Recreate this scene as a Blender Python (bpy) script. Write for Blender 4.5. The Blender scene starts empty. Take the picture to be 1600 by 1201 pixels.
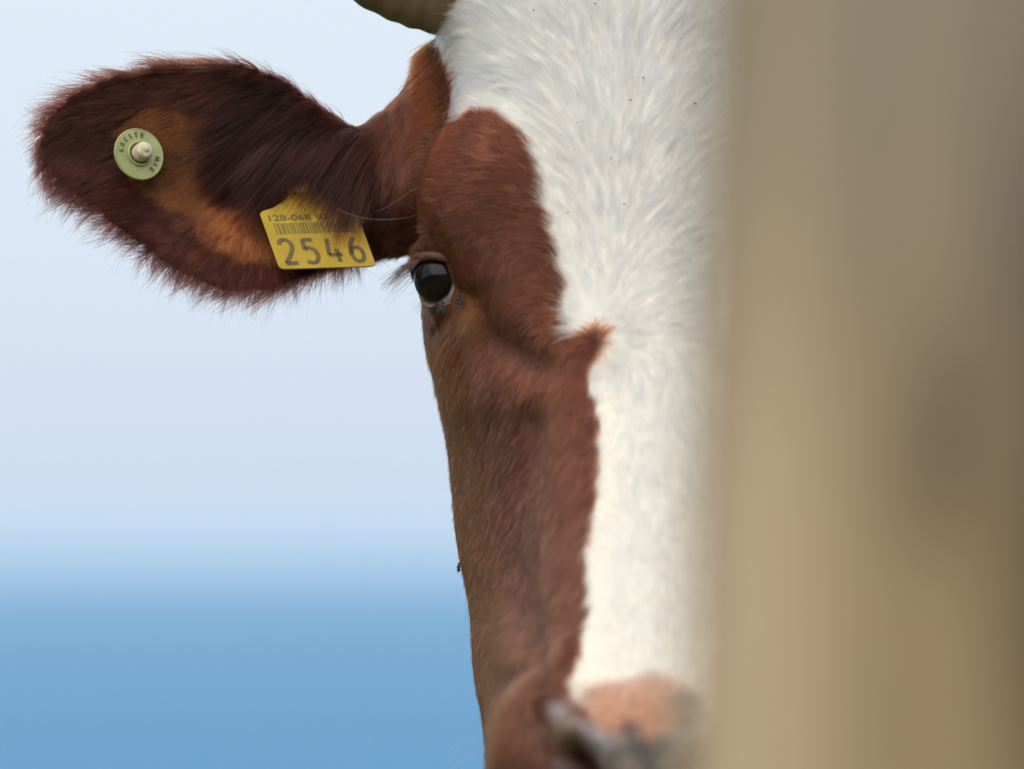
import bpy, bmesh, math, random
import numpy as np
from mathutils import Vector, Matrix
from mathutils.bvhtree import BVHTree
from mathutils.kdtree import KDTree

rng = np.random.default_rng(7)
random.seed(7)
SC = bpy.context.scene
COL = SC.collection

# ------------------------------------------------------------------ camera, sky, sun, exposure
S = 0.375e-3            # metres per photograph pixel in the plane of the eye
D = 3.3333              # camera to that plane
H = 1.28                # camera height over the grass
PU, PV = 800.0, 852.0   # where the level optical axis meets the photograph
XC = (800 - 1005) * S   # the cow's midline is x = 0

cam = bpy.data.cameras.new("camera")
cam_o = bpy.data.objects.new("camera", cam)
COL.objects.link(cam_o)
cam_o.location = (XC, -D, H)
cam_o.rotation_euler = (math.radians(90), 0, 0)
cam.sensor_width = 36
cam.lens = 36 / (1600 * S) * D
cam.shift_y = (PV - 600.5) / 1600
cam.clip_start = 0.05
cam.clip_end = 60000
cam.dof.use_dof = True
cam.dof.focus_distance = D + 0.004
cam.dof.aperture_fstop = 2.75
cam.dof.aperture_blades = 9
SC.camera = cam_o

SUN_EL, SUN_AZ = math.radians(38), math.radians(200)   # azimuth clockwise from +Y: behind the camera, a little left
world = bpy.data.worlds.new("World")
SC.world = world
world.use_nodes = True
nt = world.node_tree
bg = nt.nodes["Background"]
sky = nt.nodes.new("ShaderNodeTexSky")
sky.sky_type = 'NISHITA'
sky.sun_disc = False
sky.sun_elevation = SUN_EL
sky.sun_rotation = SUN_AZ
sky.dust_density = 2.0
mixw = nt.nodes.new("ShaderNodeMix"); mixw.data_type = 'RGBA'
mixw.inputs[0].default_value = 0.86
tcw = nt.nodes.new("ShaderNodeTexCoord")
sepw = nt.nodes.new("ShaderNodeSeparateXYZ")
rampw = nt.nodes.new("ShaderNodeValToRGB")
# thin even cloud: faint mauve low down, pale blue white above, brighter overhead
cr = rampw.color_ramp
cr.elements[0].position = 0.0; cr.elements[0].color = (0.565, 0.69, 0.86, 1)
cr.elements[1].position = 1.0; cr.elements[1].color = (1.30, 1.30, 1.27, 1)
e = cr.elements.new(0.03); e.color = (0.645, 0.725, 0.87, 1)
e = cr.elements.new(0.065); e.color = (0.68, 0.77, 0.885, 1)
e = cr.elements.new(0.30); e.color = (0.95, 1.0, 1.05, 1)
e = cr.elements.new(0.16); e.color = (0.77, 0.84, 0.92, 1)
cloudw = nt.nodes.new("ShaderNodeTexNoise")
cloudw.inputs["Scale"].default_value = 2.2
cloudw.inputs["Detail"].default_value = 3
mulw = nt.nodes.new("ShaderNodeVectorMath"); mulw.operation = 'SCALE'
mrw = nt.nodes.new("ShaderNodeMapRange")
mrw.inputs[1].default_value = 0.3; mrw.inputs[2].default_value = 0.7
mrw.inputs[3].default_value = 9.7; mrw.inputs[4].default_value = 10.6
nt.links.new(tcw.outputs["Generated"], sepw.inputs[0])
nt.links.new(tcw.outputs["Generated"], cloudw.inputs["Vector"])
nt.links.new(sepw.outputs[2], rampw.inputs[0])
nt.links.new(rampw.outputs[0], mulw.inputs[0])
nt.links.new(cloudw.outputs[0], mrw.inputs[0])
nt.links.new(mrw.outputs[0], mulw.inputs["Scale"])
nt.links.new(sky.outputs[0], mixw.inputs[6])
nt.links.new(mulw.outputs[0], mixw.inputs[7])
nt.links.new(mixw.outputs[2], bg.inputs[0])
bg.inputs[1].default_value = 0.10

sun = bpy.data.lights.new("sun", 'SUN')
sun.energy = 1.5
sun.angle = math.radians(80)
sun.color = (1.0, 0.965, 0.91)
sun_o = bpy.data.objects.new("sun", sun)
COL.objects.link(sun_o)
sd = Vector((math.sin(SUN_AZ) * math.cos(SUN_EL), math.cos(SUN_AZ) * math.cos(SUN_EL), math.sin(SUN_EL)))
sun_o.rotation_euler = sd.to_track_quat('Z', 'Y').to_euler()
sun_o.location = sd * 20

SC.view_settings.view_transform = 'Standard'
SC.view_settings.look = 'None'
SC.view_settings.exposure = 0.17
SC.view_settings.gamma = 1.0
SC.cycles.max_bounces = 10
SC.cycles.diffuse_bounces = 4
SC.cycles.glossy_bounces = 4
SC.cycles.transmission_bounces = 8
SC.cycles.transparent_max_bounces = 8
SC.cycles.volume_bounces = 3
SC.cycles.use_denoising = True
SC.cycles_curves.shape = 'RIBBONS'

# ------------------------------------------------------------------ helpers
def P(px, py, d):
    """a point seen at photograph pixel (px, py), d pixels (of S) behind the plane of the eye"""
    px, py, d = np.broadcast_arrays(np.asarray(px, float), np.asarray(py, float), np.asarray(d, float))
    y = d * S
    k = (D + y) / D
    return np.stack([XC + (px - PU) * S * k, y, H + (PV - py) * S * k], -1)

def unP(V):
    k = (D + V[..., 1]) / D
    return PU + (V[..., 0] - XC) / (S * k), PV - (V[..., 2] - H) / (S * k), V[..., 1] / S

def sm(a, b, x):
    t = np.clip((x - a) / (b - a), 0, 1)
    return t * t * (3 - 2 * t)

def spline(xs, ys, x):
    """cubic through the points (limited slopes); ys may be (n, m)"""
    xs = np.asarray(xs, float); ys = np.asarray(ys, float); x = np.asarray(x, float)
    h = np.diff(xs)
    hh = h.reshape((-1,) + (1,) * (ys.ndim - 1))
    dl = np.diff(ys, axis=0) / hh
    m = np.zeros_like(ys)
    m[1:-1] = (dl[:-1] * hh[1:] + dl[1:] * hh[:-1]) / (hh[1:] + hh[:-1])
    m[0] = dl[0]; m[-1] = dl[-1]
    i = np.clip(np.searchsorted(xs, x) - 1, 0, len(xs) - 2)
    t = np.clip((x - xs[i]) / h[i], 0, 1)
    H_ = h[i]
    if ys.ndim > 1:
        sh = t.shape + (1,) * (ys.ndim - 1)
        t = t.reshape(sh); H_ = H_.reshape(sh)
    t2, t3 = t * t, t * t * t
    return (2*t3-3*t2+1)*ys[i] + (t3-2*t2+t)*H_*m[i] + (-2*t3+3*t2)*ys[i+1] + (t3-t2)*H_*m[i+1]

def hash3(ix, iy, iz, seed):
    h = (ix.astype(np.int64) * 374761393 + iy.astype(np.int64) * 668265263 + iz.astype(np.int64) * 2147483647 + seed * 144665) & 0xffffffff
    h = ((h ^ (h >> 13)) * 1274126177) & 0xffffffff
    h = (h ^ (h >> 16)) & 0xffffffff
    return h / 4294967295.0

def vnoise(p, freq, seed=0):
    """value noise in -1..1"""
    q = p * freq
    i = np.floor(q).astype(np.int64); f = q - i
    f = f * f * (3 - 2 * f)
    out = 0
    for dx in (0, 1):
        wx = f[..., 0] if dx else 1 - f[..., 0]
        for dy in (0, 1):
            wy = f[..., 1] if dy else 1 - f[..., 1]
            for dz in (0, 1):
                wz = f[..., 2] if dz else 1 - f[..., 2]
                out = out + wx * wy * wz * hash3(i[..., 0] + dx, i[..., 1] + dy, i[..., 2] + dz, seed)
    return out * 2 - 1

def fbm(p, freq, seed=0, octs=3):
    o = 0; a = 1; s = 0
    for k in range(octs):
        o = o + a * vnoise(p, freq * 2 ** k, seed + k * 17); s += a; a *= .5
    return o / s

def inpoly(px, py, poly):
    poly = np.asarray(poly, float)
    r = np.zeros(px.shape, bool)
    j = len(poly) - 1
    for i in range(len(poly)):
        xi, yi = poly[i]; xj, yj = poly[j]
        if yi != yj:
            c = ((yi > py) != (yj > py)) & (px < (xj - xi) * (py - yi) / (yj - yi) + xi)
            r ^= c
        j = i
    return r

def dist_poly(px, py, poly):
    """distance to a polyline (open)"""
    poly = np.asarray(poly, float)
    best = np.full(px.shape, 1e9)
    for a, b in zip(poly[:-1], poly[1:]):
        ab = b - a; L = (ab ** 2).sum()
        t = np.clip(((px - a[0]) * ab[0] + (py - a[1]) * ab[1]) / L, 0, 1)
        best = np.minimum(best, np.hypot(px - a[0] - t * ab[0], py - a[1] - t * ab[1]))
    return best

def norm(v):
    return v / np.maximum(np.linalg.norm(v, axis=-1, keepdims=True), 1e-12)

def mesh_obj(name, verts, faces, mat=None, parent=None, smooth=True, link=True):
    me = bpy.data.meshes.new(name)
    me.from_pydata([tuple(v) for v in verts], [], [tuple(f) for f in faces])
    me.validate(); me.update()
    if smooth:
        me.polygons.foreach_set("use_smooth", [True] * len(me.polygons))
    if mat: me.materials.append(mat)
    o = bpy.data.objects.new(name, me)
    if link: COL.objects.link(o)
    if parent: o.parent = parent
    return o

def tag(o, label=None, cat=None, group=None, kind=None):
    if label: o["label"] = label
    if cat: o["category"] = cat
    if group: o["group"] = group
    if kind: o["kind"] = kind
    return o

def empty(name, loc=(0, 0, 0)):
    o = bpy.data.objects.new(name, None)
    o.empty_display_size = 0.05
    COL.objects.link(o); o.location = loc
    return o

def keep_parent(o, parent):
    """parent without moving: children of empties are built in world coordinates"""
    o.parent = parent
    o.matrix_parent_inverse = Matrix.Translation(-Vector(parent.location))
    return o

def ring_faces(n, m, closed=True, off=0):
    """quads of m rings of n points"""
    f = []
    for r in range(m - 1):
        for k in range(n if closed else n - 1):
            a = off + r * n + k; b = off + r * n + (k + 1) % n
            f.append((a, b, b + n, a + n))
    return f

def tube(path, rad, n=16, up=(0, 0, 1), rad2=None, caps=True):
    """closed tube along a path; rad sideways, rad2 along 'up'"""
    path = np.asarray(path, float); m = len(path)
    rad = np.broadcast_to(np.asarray(rad, float), (m,))
    rad2 = rad if rad2 is None else np.broadcast_to(np.asarray(rad2, float), (m,))
    t = norm(np.gradient(path, axis=0))
    up = np.asarray(up, float)
    side = norm(np.cross(t, up[None])); u2 = np.cross(side, t)
    a = np.linspace(0, 2 * math.pi, n, endpoint=False)
    V = path[:, None] + side[:, None] * (np.cos(a)[None, :, None] * rad[:, None, None]) + u2[:, None] * (np.sin(a)[None, :, None] * rad2[:, None, None])
    V = V.reshape(-1, 3).tolist()
    F = ring_faces(n, m)
    if caps:
        V.append(path[0].tolist()); c = len(V) - 1
        F += [(c, (k + 1) % n, k) for k in range(n)]
        V.append(path[-1].tolist()); c = len(V) - 1; o = (m - 1) * n
        F += [(c, o + k, o + (k + 1) % n) for k in range(n)]
    return V, F

def join(*parts):
    V, F = [], []
    for v, f in parts:
        o = len(V)
        V += [tuple(p) for p in v]; F += [tuple(i + o for i in q) for q in f]
    return V, F

def ellipsoid(c, r, axes=None, nu=16, nv=10):
    V, F = [], []
    ax = np.eye(3) if axes is None else np.asarray(axes)
    c = np.asarray(c, float)
    for i in range(1, nv):
        th = math.pi * i / nv
        for j in range(nu):
            ph = 2 * math.pi * j / nu
            l = np.array([r[0] * math.sin(th) * math.cos(ph), r[1] * math.sin(th) * math.sin(ph), r[2] * math.cos(th)])
            V.append(c + l @ ax)
    F = [(a, d_, c_, b) for a, b, c_, d_ in ring_faces(nu, nv - 1)]
    V.append(c + np.array([0, 0, r[2]]) @ ax); t = len(V) - 1
    F += [(t, k, (k + 1) % nu) for k in range(nu)]
    V.append(c - np.array([0, 0, r[2]]) @ ax); t = len(V) - 1; o = (nv - 2) * nu
    F += [(t, o + (k + 1) % nu, o + k) for k in range(nu)]
    return V, F

def mat(name, color=(0.5, 0.5, 0.5), rough=0.6, spec=0.4, **kw):
    m = bpy.data.materials.new(name); m.use_nodes = True
    b = m.node_tree.nodes["Principled BSDF"]
    b.inputs["Base Color"].default_value = (*color, 1)
    b.inputs["Roughness"].default_value = rough
    b.inputs["Specular IOR Level"].default_value = spec
    for k, v in kw.items():
        b.inputs[k].default_value = v
    return m

def noisy(name, c1, c2, scale=20, rough=0.6, spec=0.4, bump=0.0, detail=4, stretch=(1, 1, 1), lo=0.35, hi=0.65, bscale=None, **kw):
    m = mat(name, c1, rough, spec, **kw)
    t = m.node_tree; b = t.nodes["Principled BSDF"]
    tc = t.nodes.new("ShaderNodeTexCoord"); mp = t.nodes.new("ShaderNodeMapping")
    mp.inputs["Scale"].default_value = stretch
    n = t.nodes.new("ShaderNodeTexNoise"); n.inputs["Scale"].default_value = scale; n.inputs["Detail"].default_value = detail
    r = t.nodes.new("ShaderNodeValToRGB")
    r.color_ramp.elements[0].position = lo; r.color_ramp.elements[0].color = (*c1, 1)
    r.color_ramp.elements[1].position = hi; r.color_ramp.elements[1].color = (*c2, 1)
    t.links.new(tc.outputs["Object"], mp.inputs[0]); t.links.new(mp.outputs[0], n.inputs["Vector"])
    t.links.new(n.outputs[0], r.inputs[0]); t.links.new(r.outputs[0], b.inputs["Base Color"])
    if bump:
        bp = t.nodes.new("ShaderNodeBump"); bp.inputs["Strength"].default_value = bump; bp.inputs["Distance"].default_value = 0.002
        src = n
        if bscale:
            src = t.nodes.new("ShaderNodeTexNoise"); src.inputs["Scale"].default_value = bscale
            t.links.new(mp.outputs[0], src.inputs["Vector"])
        t.links.new(src.outputs[0], bp.inputs["Height"]); t.links.new(bp.outputs[0], b.inputs["Normal"])
    return m

# ------------------------------------------------------------------ ground and sea
def terrain():
    xs = np.concatenate([-np.geomspace(1500, 6, 28), np.linspace(-5, 5, 31), np.geomspace(6, 1500, 28)])
    ys = np.concatenate([-np.geomspace(400, 6, 20), np.linspace(-5, 8, 40), np.geomspace(9, 420, 40)])
    X, Y = np.meshgrid(xs, ys)
    base = np.where(Y > 3.2, -0.18 * (Y - 3.2) * sm(3.2, 9, Y), 0) + np.where(Y < -7, 14 * np.tanh(0.034 * (-Y - 7)) * sm(-7, -16, Y), 0)  # unseen rise behind the camera, added to darken the eye's reflection
    p = np.stack([X, Y, 0 * X], -1)
    amp = sm(2.5, 30, np.hypot(X, Y + 1))
    Z = base + 0.02 * fbm(p, 0.9, 3) + amp * 0.5 * (np.abs(Y) < 200) * fbm(p, 0.06, 5)
    n, m = len(xs), len(ys)
    V = np.stack([X, Y, Z], -1).reshape(-1, 3)
    return V, ring_faces(n, m, closed=False)

grass_m = noisy("pasture", (0.040, 0.062, 0.018), (0.085, 0.105, 0.032), scale=5, rough=0.9, spec=0.2, bump=0.9, bscale=60)
V, F = terrain()
tag(mesh_obj("ground", V, F, grass_m), kind="structure")

sea_m = noisy("sea_water", (0.0, 0.150, 0.335), (0.0, 0.166, 0.355), scale=0.01, rough=0.55, spec=0.22, bump=0.5, bscale=0.15)
R_ = 40000.0
V = [(-R_, -1000, -28), (R_, -1000, -28), (R_, R_, -28), (-R_, R_, -28)]
sea = tag(mesh_obj("sea", V, [(0, 1, 2, 3)], sea_m, smooth=False), kind="structure")

def haze():
    x, y0, y1, z0, z1 = 46000.0, -3000.0, 46000.0, -100.0, 16.0
    V = [(-x, y0, z0), (x, y0, z0), (x, y1, z0), (-x, y1, z0), (-x, y0, z1), (x, y0, z1), (x, y1, z1), (-x, y1, z1)]
    F = [(3, 2, 1, 0), (4, 5, 6, 7), (0, 1, 5, 4), (1, 2, 6, 5), (2, 3, 7, 6), (3, 0, 4, 7)]
    m = bpy.data.materials.new("haze"); m.use_nodes = True
    t = m.node_tree; t.nodes.clear()
    o = t.nodes.new("ShaderNodeOutputMaterial"); v = t.nodes.new("ShaderNodeVolumePrincipled")
    v.inputs["Color"].default_value = (0.84, 0.95, 1.0, 1)
    v.inputs["Density"].default_value = HAZE
    v.inputs["Anisotropy"].default_value = 0.0
    t.links.new(v.outputs[0], o.inputs["Volume"])
    tag(mesh_obj("haze", V, F, m, smooth=False), kind="stuff")
HAZE = 0.85e-4
haze()

# ------------------------------------------------------------------ fence post in front
def post():
    ky = -1.42
    kk = (D + ky) / D
    n, m = 96, 140
    r0 = 0.086
    cx0 = XC + (1074 - PU) * S * kk + r0
    zs = np.linspace(-0.3, H + 0.52, m)
    a = np.linspace(0, 2 * math.pi, n, endpoint=False)
    A, Zz = np.meshgrid(a, zs)
    p = np.stack([np.cos(A) * 0.6, np.sin(A) * 0.6, Zz * 0.25], -1)
    r = r0 * (1 + 0.045 * fbm(p, 2.2, 11) + 0.012 * vnoise(np.stack([np.cos(A), np.sin(A), Zz * 0.05], -1), 9, 5))
    # drying cracks
    for ca, w in ((1.2, .03), (3.9, .025), (5.2, .04)):
        dlt = np.angle(np.exp(1j * (A - ca - 0.1 * np.sin(Zz * 3))))
        r -= 0.012 * np.exp(-(dlt / w) ** 2)
    top = sm(H + 0.50, H + 0.52, Zz)
    r = r * (1 - 0.12 * top)
    lean = -(Zz - H) * 0.034     # leans: its foot stands a little further left
    lean = (Zz - H) * 0.036
    V = np.stack([cx0 + lean + r * np.cos(A), ky + r * np.sin(A), Zz], -1).reshape(-1, 3).tolist()
    F = ring_faces(n, m)
    V.append((cx0 + 0.015, ky, H + 0.523)); c = len(V) - 1; o = (m - 1) * n
    F += [(c, o + k, o + (k + 1) % n) for k in range(n)]
    M = mat("weathered_wood", (0.3, 0.25, 0.17), 0.8, 0.25)
    t = M.node_tree; b = t.nodes["Principled BSDF"]
    tc = t.nodes.new("ShaderNodeTexCoord"); mp = t.nodes.new("ShaderNodeMapping"); mp.inputs["Scale"].default_value = (1, 1, 0.09)
    n1 = t.nodes.new("ShaderNodeTexNoise"); n1.inputs["Scale"].default_value = 15; n1.inputs["Detail"].default_value = 5
    r1 = t.nodes.new("ShaderNodeValToRGB")
    r1.color_ramp.elements[0].position = 0.3; r1.color_ramp.elements[0].color = (0.24, 0.170, 0.098, 1)
    r1.color_ramp.elements[1].position = 0.7; r1.color_ramp.elements[1].color = (0.46, 0.325, 0.185, 1)
    t.links.new(tc.outputs["Object"], mp.inputs[0]); t.links.new(mp.outputs[0], n1.inputs["Vector"]); t.links.new(n1.outputs[0], r1.inputs[0])
    at = t.nodes.new("ShaderNodeAttribute"); at.attribute_name = "stain"
    mx = t.nodes.new("ShaderNodeMix"); mx.data_type = 'RGBA'
    mx.inputs[7].default_value = (0.10, 0.072, 0.05, 1)
    t.links.new(r1.outputs[0], mx.inputs[6]); t.links.new(at.outputs["Fac"], mx.inputs[0])
    at2 = t.nodes.new("ShaderNodeAttribute"); at2.attribute_name = "weather"
    mx2 = t.nodes.new("ShaderNodeMix"); mx2.data_type = 'RGBA'
    mx2.inputs[7].default_value = (0.30, 0.247, 0.19, 1)
    t.links.new(mx.outputs[2], mx2.inputs[6]); t.links.new(at2.outputs["Fac"], mx2.inputs[0])
    t.links.new(mx2.outputs[2], b.inputs["Base Color"])
    bp = t.nodes.new("ShaderNodeBump"); bp.inputs["Strength"].default_value = 0.6; bp.inputs["Distance"].default_value = 0.003
    t.links.new(n1.outputs[0], bp.inputs["Height"]); t.links.new(bp.outputs[0], b.inputs["Normal"])
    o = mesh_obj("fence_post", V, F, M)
    # knots and damp streaks on the wood, placed by angle round the post and height
    VV = np.array(V); ang = np.arctan2(VV[:, 1] - ky, VV[:, 0] - cx0 - (VV[:, 2] - H) * 0.036); hz = VV[:, 2] - H
    st = np.zeros(len(V))
    for (ca, cz, wa, wz, s_) in POST_KNOTS:
        dl = np.angle(np.exp(1j * (ang - ca)))
        st = np.maximum(st, s_ * np.exp(-(dl / wa) ** 2 - ((hz - cz) / wz) ** 2))
    st *= 1 + 0.2 * fbm(VV * np.array([1, 1, .2]), 60, 8)
    st = st + 0.30 * np.clip(fbm(VV * np.array([1, 1, .45]), 13, 21, 2) + .1, 0, 1)
    we = sm(0.0, 0.2, hz + 0.05 * fbm(VV, 6, 4)) * 0.8
    a1 = o.data.attributes.new("stain", 'FLOAT', 'POINT'); a1.data.foreach_set("value", np.clip(st, 0, 1).astype(np.float32))
    a2 = o.data.attributes.new("weather", 'FLOAT', 'POINT'); a2.data.foreach_set("value", np.clip(we, 0, 1).astype(np.float32))
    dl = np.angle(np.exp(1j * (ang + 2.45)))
    lit_left = np.exp(-(dl / 0.38) ** 2) * (0.95 - 0.75 * sm(-.06, .16, hz)) * (1 + 0.3 * fbm(VV * np.array([1, 1, .25]), 30, 14))  # left flank paler: light from the left put into the wood colour
    a3 = o.data.attributes.new("pale", 'FLOAT', 'POINT'); a3.data.foreach_set("value", np.clip(lit_left, 0, 1).astype(np.float32))
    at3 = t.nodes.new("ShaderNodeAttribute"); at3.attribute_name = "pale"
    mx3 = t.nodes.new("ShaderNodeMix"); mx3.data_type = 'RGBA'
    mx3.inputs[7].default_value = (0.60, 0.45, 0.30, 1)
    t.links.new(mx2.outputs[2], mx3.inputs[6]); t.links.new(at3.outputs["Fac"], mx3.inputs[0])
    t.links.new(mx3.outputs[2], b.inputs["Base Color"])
    tag(o, "weathered brown wooden post in the near right foreground, hiding half the cow", "post")
    o.data.transform(Matrix.Translation((-cx0, -ky, 0)))
    o.location = (cx0, ky, 0)
    return o
# angle (-pi/2 faces the camera), height over camera, widths, strength
POST_KNOTS = [(-2.0, 0.17, .15, .10, .6), (-1.95, 0.27, .13, .08, .65),
              (-1.63, 0.035, .20, .045, .75), (-1.35, 0.10, .22, .06, .75), (-1.2, 0.0, .3, .09, .7), (-0.9, -.05, .4, .2, .6),
              (-1.9, -.05, .12, .03, .25), (-1.75, 0.02, .22, .03, .4), (-1.15, .24, .16, .06, .45)]
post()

# ------------------------------------------------------------------ cow: one continuous body mesh
MID = 1005.0
# horizontal outlines of the head: for a row, nine (half width, depth) points from the midline of the
# face round the left side to the midline of the nape / throat
HEAD = {
 -190: [(0, 120), (40, 121), (70, 124), (95, 135), (115, 155), (120, 180), (110, 215), (70, 250), (0, 265)],
 -130: [(0, 35), (75, 38), (130, 50), (175, 72), (205, 110), (215, 165), (205, 225), (130, 290), (0, 320)],
 0:   [(0, -40), (90, -38), (170, -25), (235, 0), (285, 40), (308, 95), (300, 180), (215, 290), (0, 330)],
 90:  [(0, -72), (100, -69), (185, -54), (250, -18), (295, 35), (312, 100), (305, 210), (215, 350), (0, 390)],
 170: [(0, -100), (100, -98), (190, -83), (250, -52), (288, -5), (296, 55), (290, 200), (220, 390), (0, 440)],
 240: [(0, -122), (100, -120), (190, -108), (262, -76), (322, -20), (326, 40), (306, 200), (230, 415), (0, 465)],
 310: [(0, -143), (100, -141), (190, -130), (268, -98), (338, -38), (346, 25), (322, 190), (240, 430), (0, 480)],
 390: [(0, -168), (97, -166), (185, -152), (262, -120), (326, -55), (344, 20), (326, 190), (250, 440), (0, 490)],
 480: [(0, -204), (90, -201), (168, -184), (235, -140), (296, -72), (336, 20), (338, 200), (252, 445), (0, 500)],
 540: [(0, -238), (82, -234), (152, -212), (215, -158), (272, -85), (328, 20), (334, 200), (252, 440), (0, 497)],
 600: [(0, -275), (75, -270), (138, -242), (200, -178), (258, -92), (312, 20), (322, 200), (250, 430), (0, 490)],
 700: [(0, -345), (66, -339), (121, -304), (178, -226), (236, -118), (292, 30), (303, 190), (240, 400), (0, 460)],
 850: [(0, -452), (63, -445), (114, -404), (162, -320), (210, -206), (276, 5), (286, 140), (220, 330), (0, 390)],
 950: [(0, -525), (66, -518), (118, -476), (164, -392), (204, -275), (258, -60), (268, 90), (205, 260), (0, 325)],
 1050: [(0, -592), (74, -585), (134, -548), (184, -468), (214, -365), (252, -140), (260, 20), (185, 190), (0, 250)],
 1120: [(0, -636), (84, -629), (152, -592), (206, -515), (233, -420), (250, -215), (247, -30), (170, 150), (0, 205)],
 1200: [(0, -662), (90, -655), (166, -616), (224, -535), (248, -438), (244, -250), (235, -70), (155, 90), (0, 140)],
 1290: [(0, -650), (84, -640), (156, -598), (208, -520), (228, -420), (218, -250), (205, -100), (130, 20), (0, 60)],
 1370: [(0, -575), (70, -565), (125, -525), (165, -455), (180, -380), (172, -240), (160, -120), (100, -30), (0, 0)],
 1430: [(0, -480), (45, -472), (80, -445), (105, -400), (115, -350), (110, -260), (95, -180), (60, -120), (0, -100)],
}

def head_geo():
    ks = sorted(HEAD)
    arr = np.array([HEAD[k] for k in ks], float)                # rows, 9, 2
    rows = np.concatenate([np.arange(-190, 1431, 9.0)])
    R = spline(ks, arr, rows)                                    # rows, 9, 2
    ext = np.concatenate([(R[:, 1:2] * np.array([-1, 1])), R, (R[:, 7:8] * np.array([-1, 1]))], 1)   # mirrored neighbours
    tt = np.linspace(0, 8, 81)
    half = spline(np.arange(-1, 10), ext.transpose(1, 0, 2), tt).transpose(1, 0, 2)      # rows, 81, 2
    right = half[:, 1:-1][:, ::-1] * np.array([-1, 1])
    ring = np.concatenate([half, right], 1)
    u = ring[..., 0]; d = ring[..., 1]
    V = P(MID - u, rows[:, None] + 0 * u, d).reshape(-1, 3)
    n, m = ring.shape[1], len(rows)
    F = ring_faces(n, m)
    V = V.tolist()
    V.append(V_mean(V[:n])); c = len(V) - 1; F += [(c, (k + 1) % n, k) for k in range(n)]
    o = (m - 1) * n
    V.append(V_mean(V[o:o + n])); c = len(V) - 1; F += [(c, o + k, o + (k + 1) % n) for k in range(n)]
    return V, F

def V_mean(v):
    return np.mean(np.array(v), 0).tolist()

#        x : top, bottom, rim depth, bowl, thickness
EARS = {780: (90, 400, 150, -50, 190), 700: (62, 400, 140, -60, 190), 655: (86, 398, 122, -55, 180), 640: (124, 398, 115, -52, 172), 620: (153, 398, 108, -48, 165),
        590: (181, 402, 96, -40, 140), 560: (201, 405, 84, -18, 110), 530: (190, 412, 70, 8, 80), 500: (168, 420, 58, 30, 56), 450: (130, 444, 42, 52, 40),
        400: (108, 456, 34, 60, 32), 350: (98, 454, 30, 58, 28), 300: (97, 436, 30, 52, 25), 250: (101, 406, 34, 44, 23), 200: (112, 369, 38, 36, 22),
        150: (129, 329, 44, 28, 21), 120: (145, 305, 48, 22, 20), 95: (163, 288, 52, 16, 18), 75: (187, 268, 56, 10, 15), 64: (208, 247, 58, 5, 11)}
def ear_geo(flip=False):
    ks = sorted(EARS)
    xs = np.concatenate([np.linspace(64, 120, 20), np.linspace(126, 780, 110)])
    T = spline(ks, np.array([EARS[k] for k in ks], float), xs)
    q = np.linspace(0, 1, 40)
    sn = np.sin(np.pi * q)
    top, bot, rim, bowl, th = [T[:, i:i + 1] for i in range(5)]
    y = top + (bot - top) * q
    lean = 1 - 0.25 * np.sin(2 * np.pi * q)      # bowl deepest a bit above the middle
    front = rim + bowl * np.clip(sn, 0, 1) ** 0.8 * lean
    back = front + th * np.clip(sn, 0.02, 1) ** 0.5
    yb = top - 2 + (bot - top + 4) * q
    ring_y = np.concatenate([y, yb[:, ::-1]], 1)
    ring_d = np.concatenate([front, back[:, ::-1]], 1)
    n, m = ring_y.shape[1], len(xs)
    X = np.broadcast_to(xs[:, None], ring_y.shape)
    X = 2 * MID - X if flip else X
    V = P(X, ring_y, ring_d).reshape(-1, 3).tolist()
    F = ring_faces(n, m)
    V.append(V_mean(V[:n])); c = len(V) - 1; F += [(c, (k + 1) % n, k) for k in range(n)]
    o = (m - 1) * n
    V.append(V_mean(V[o:o + n])); c = len(V) - 1; F += [(c, o + k, o + (k + 1) % n) for k in range(n)]
    if flip: F = [tuple(reversed(f)) for f in F]
    return V, F

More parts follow.
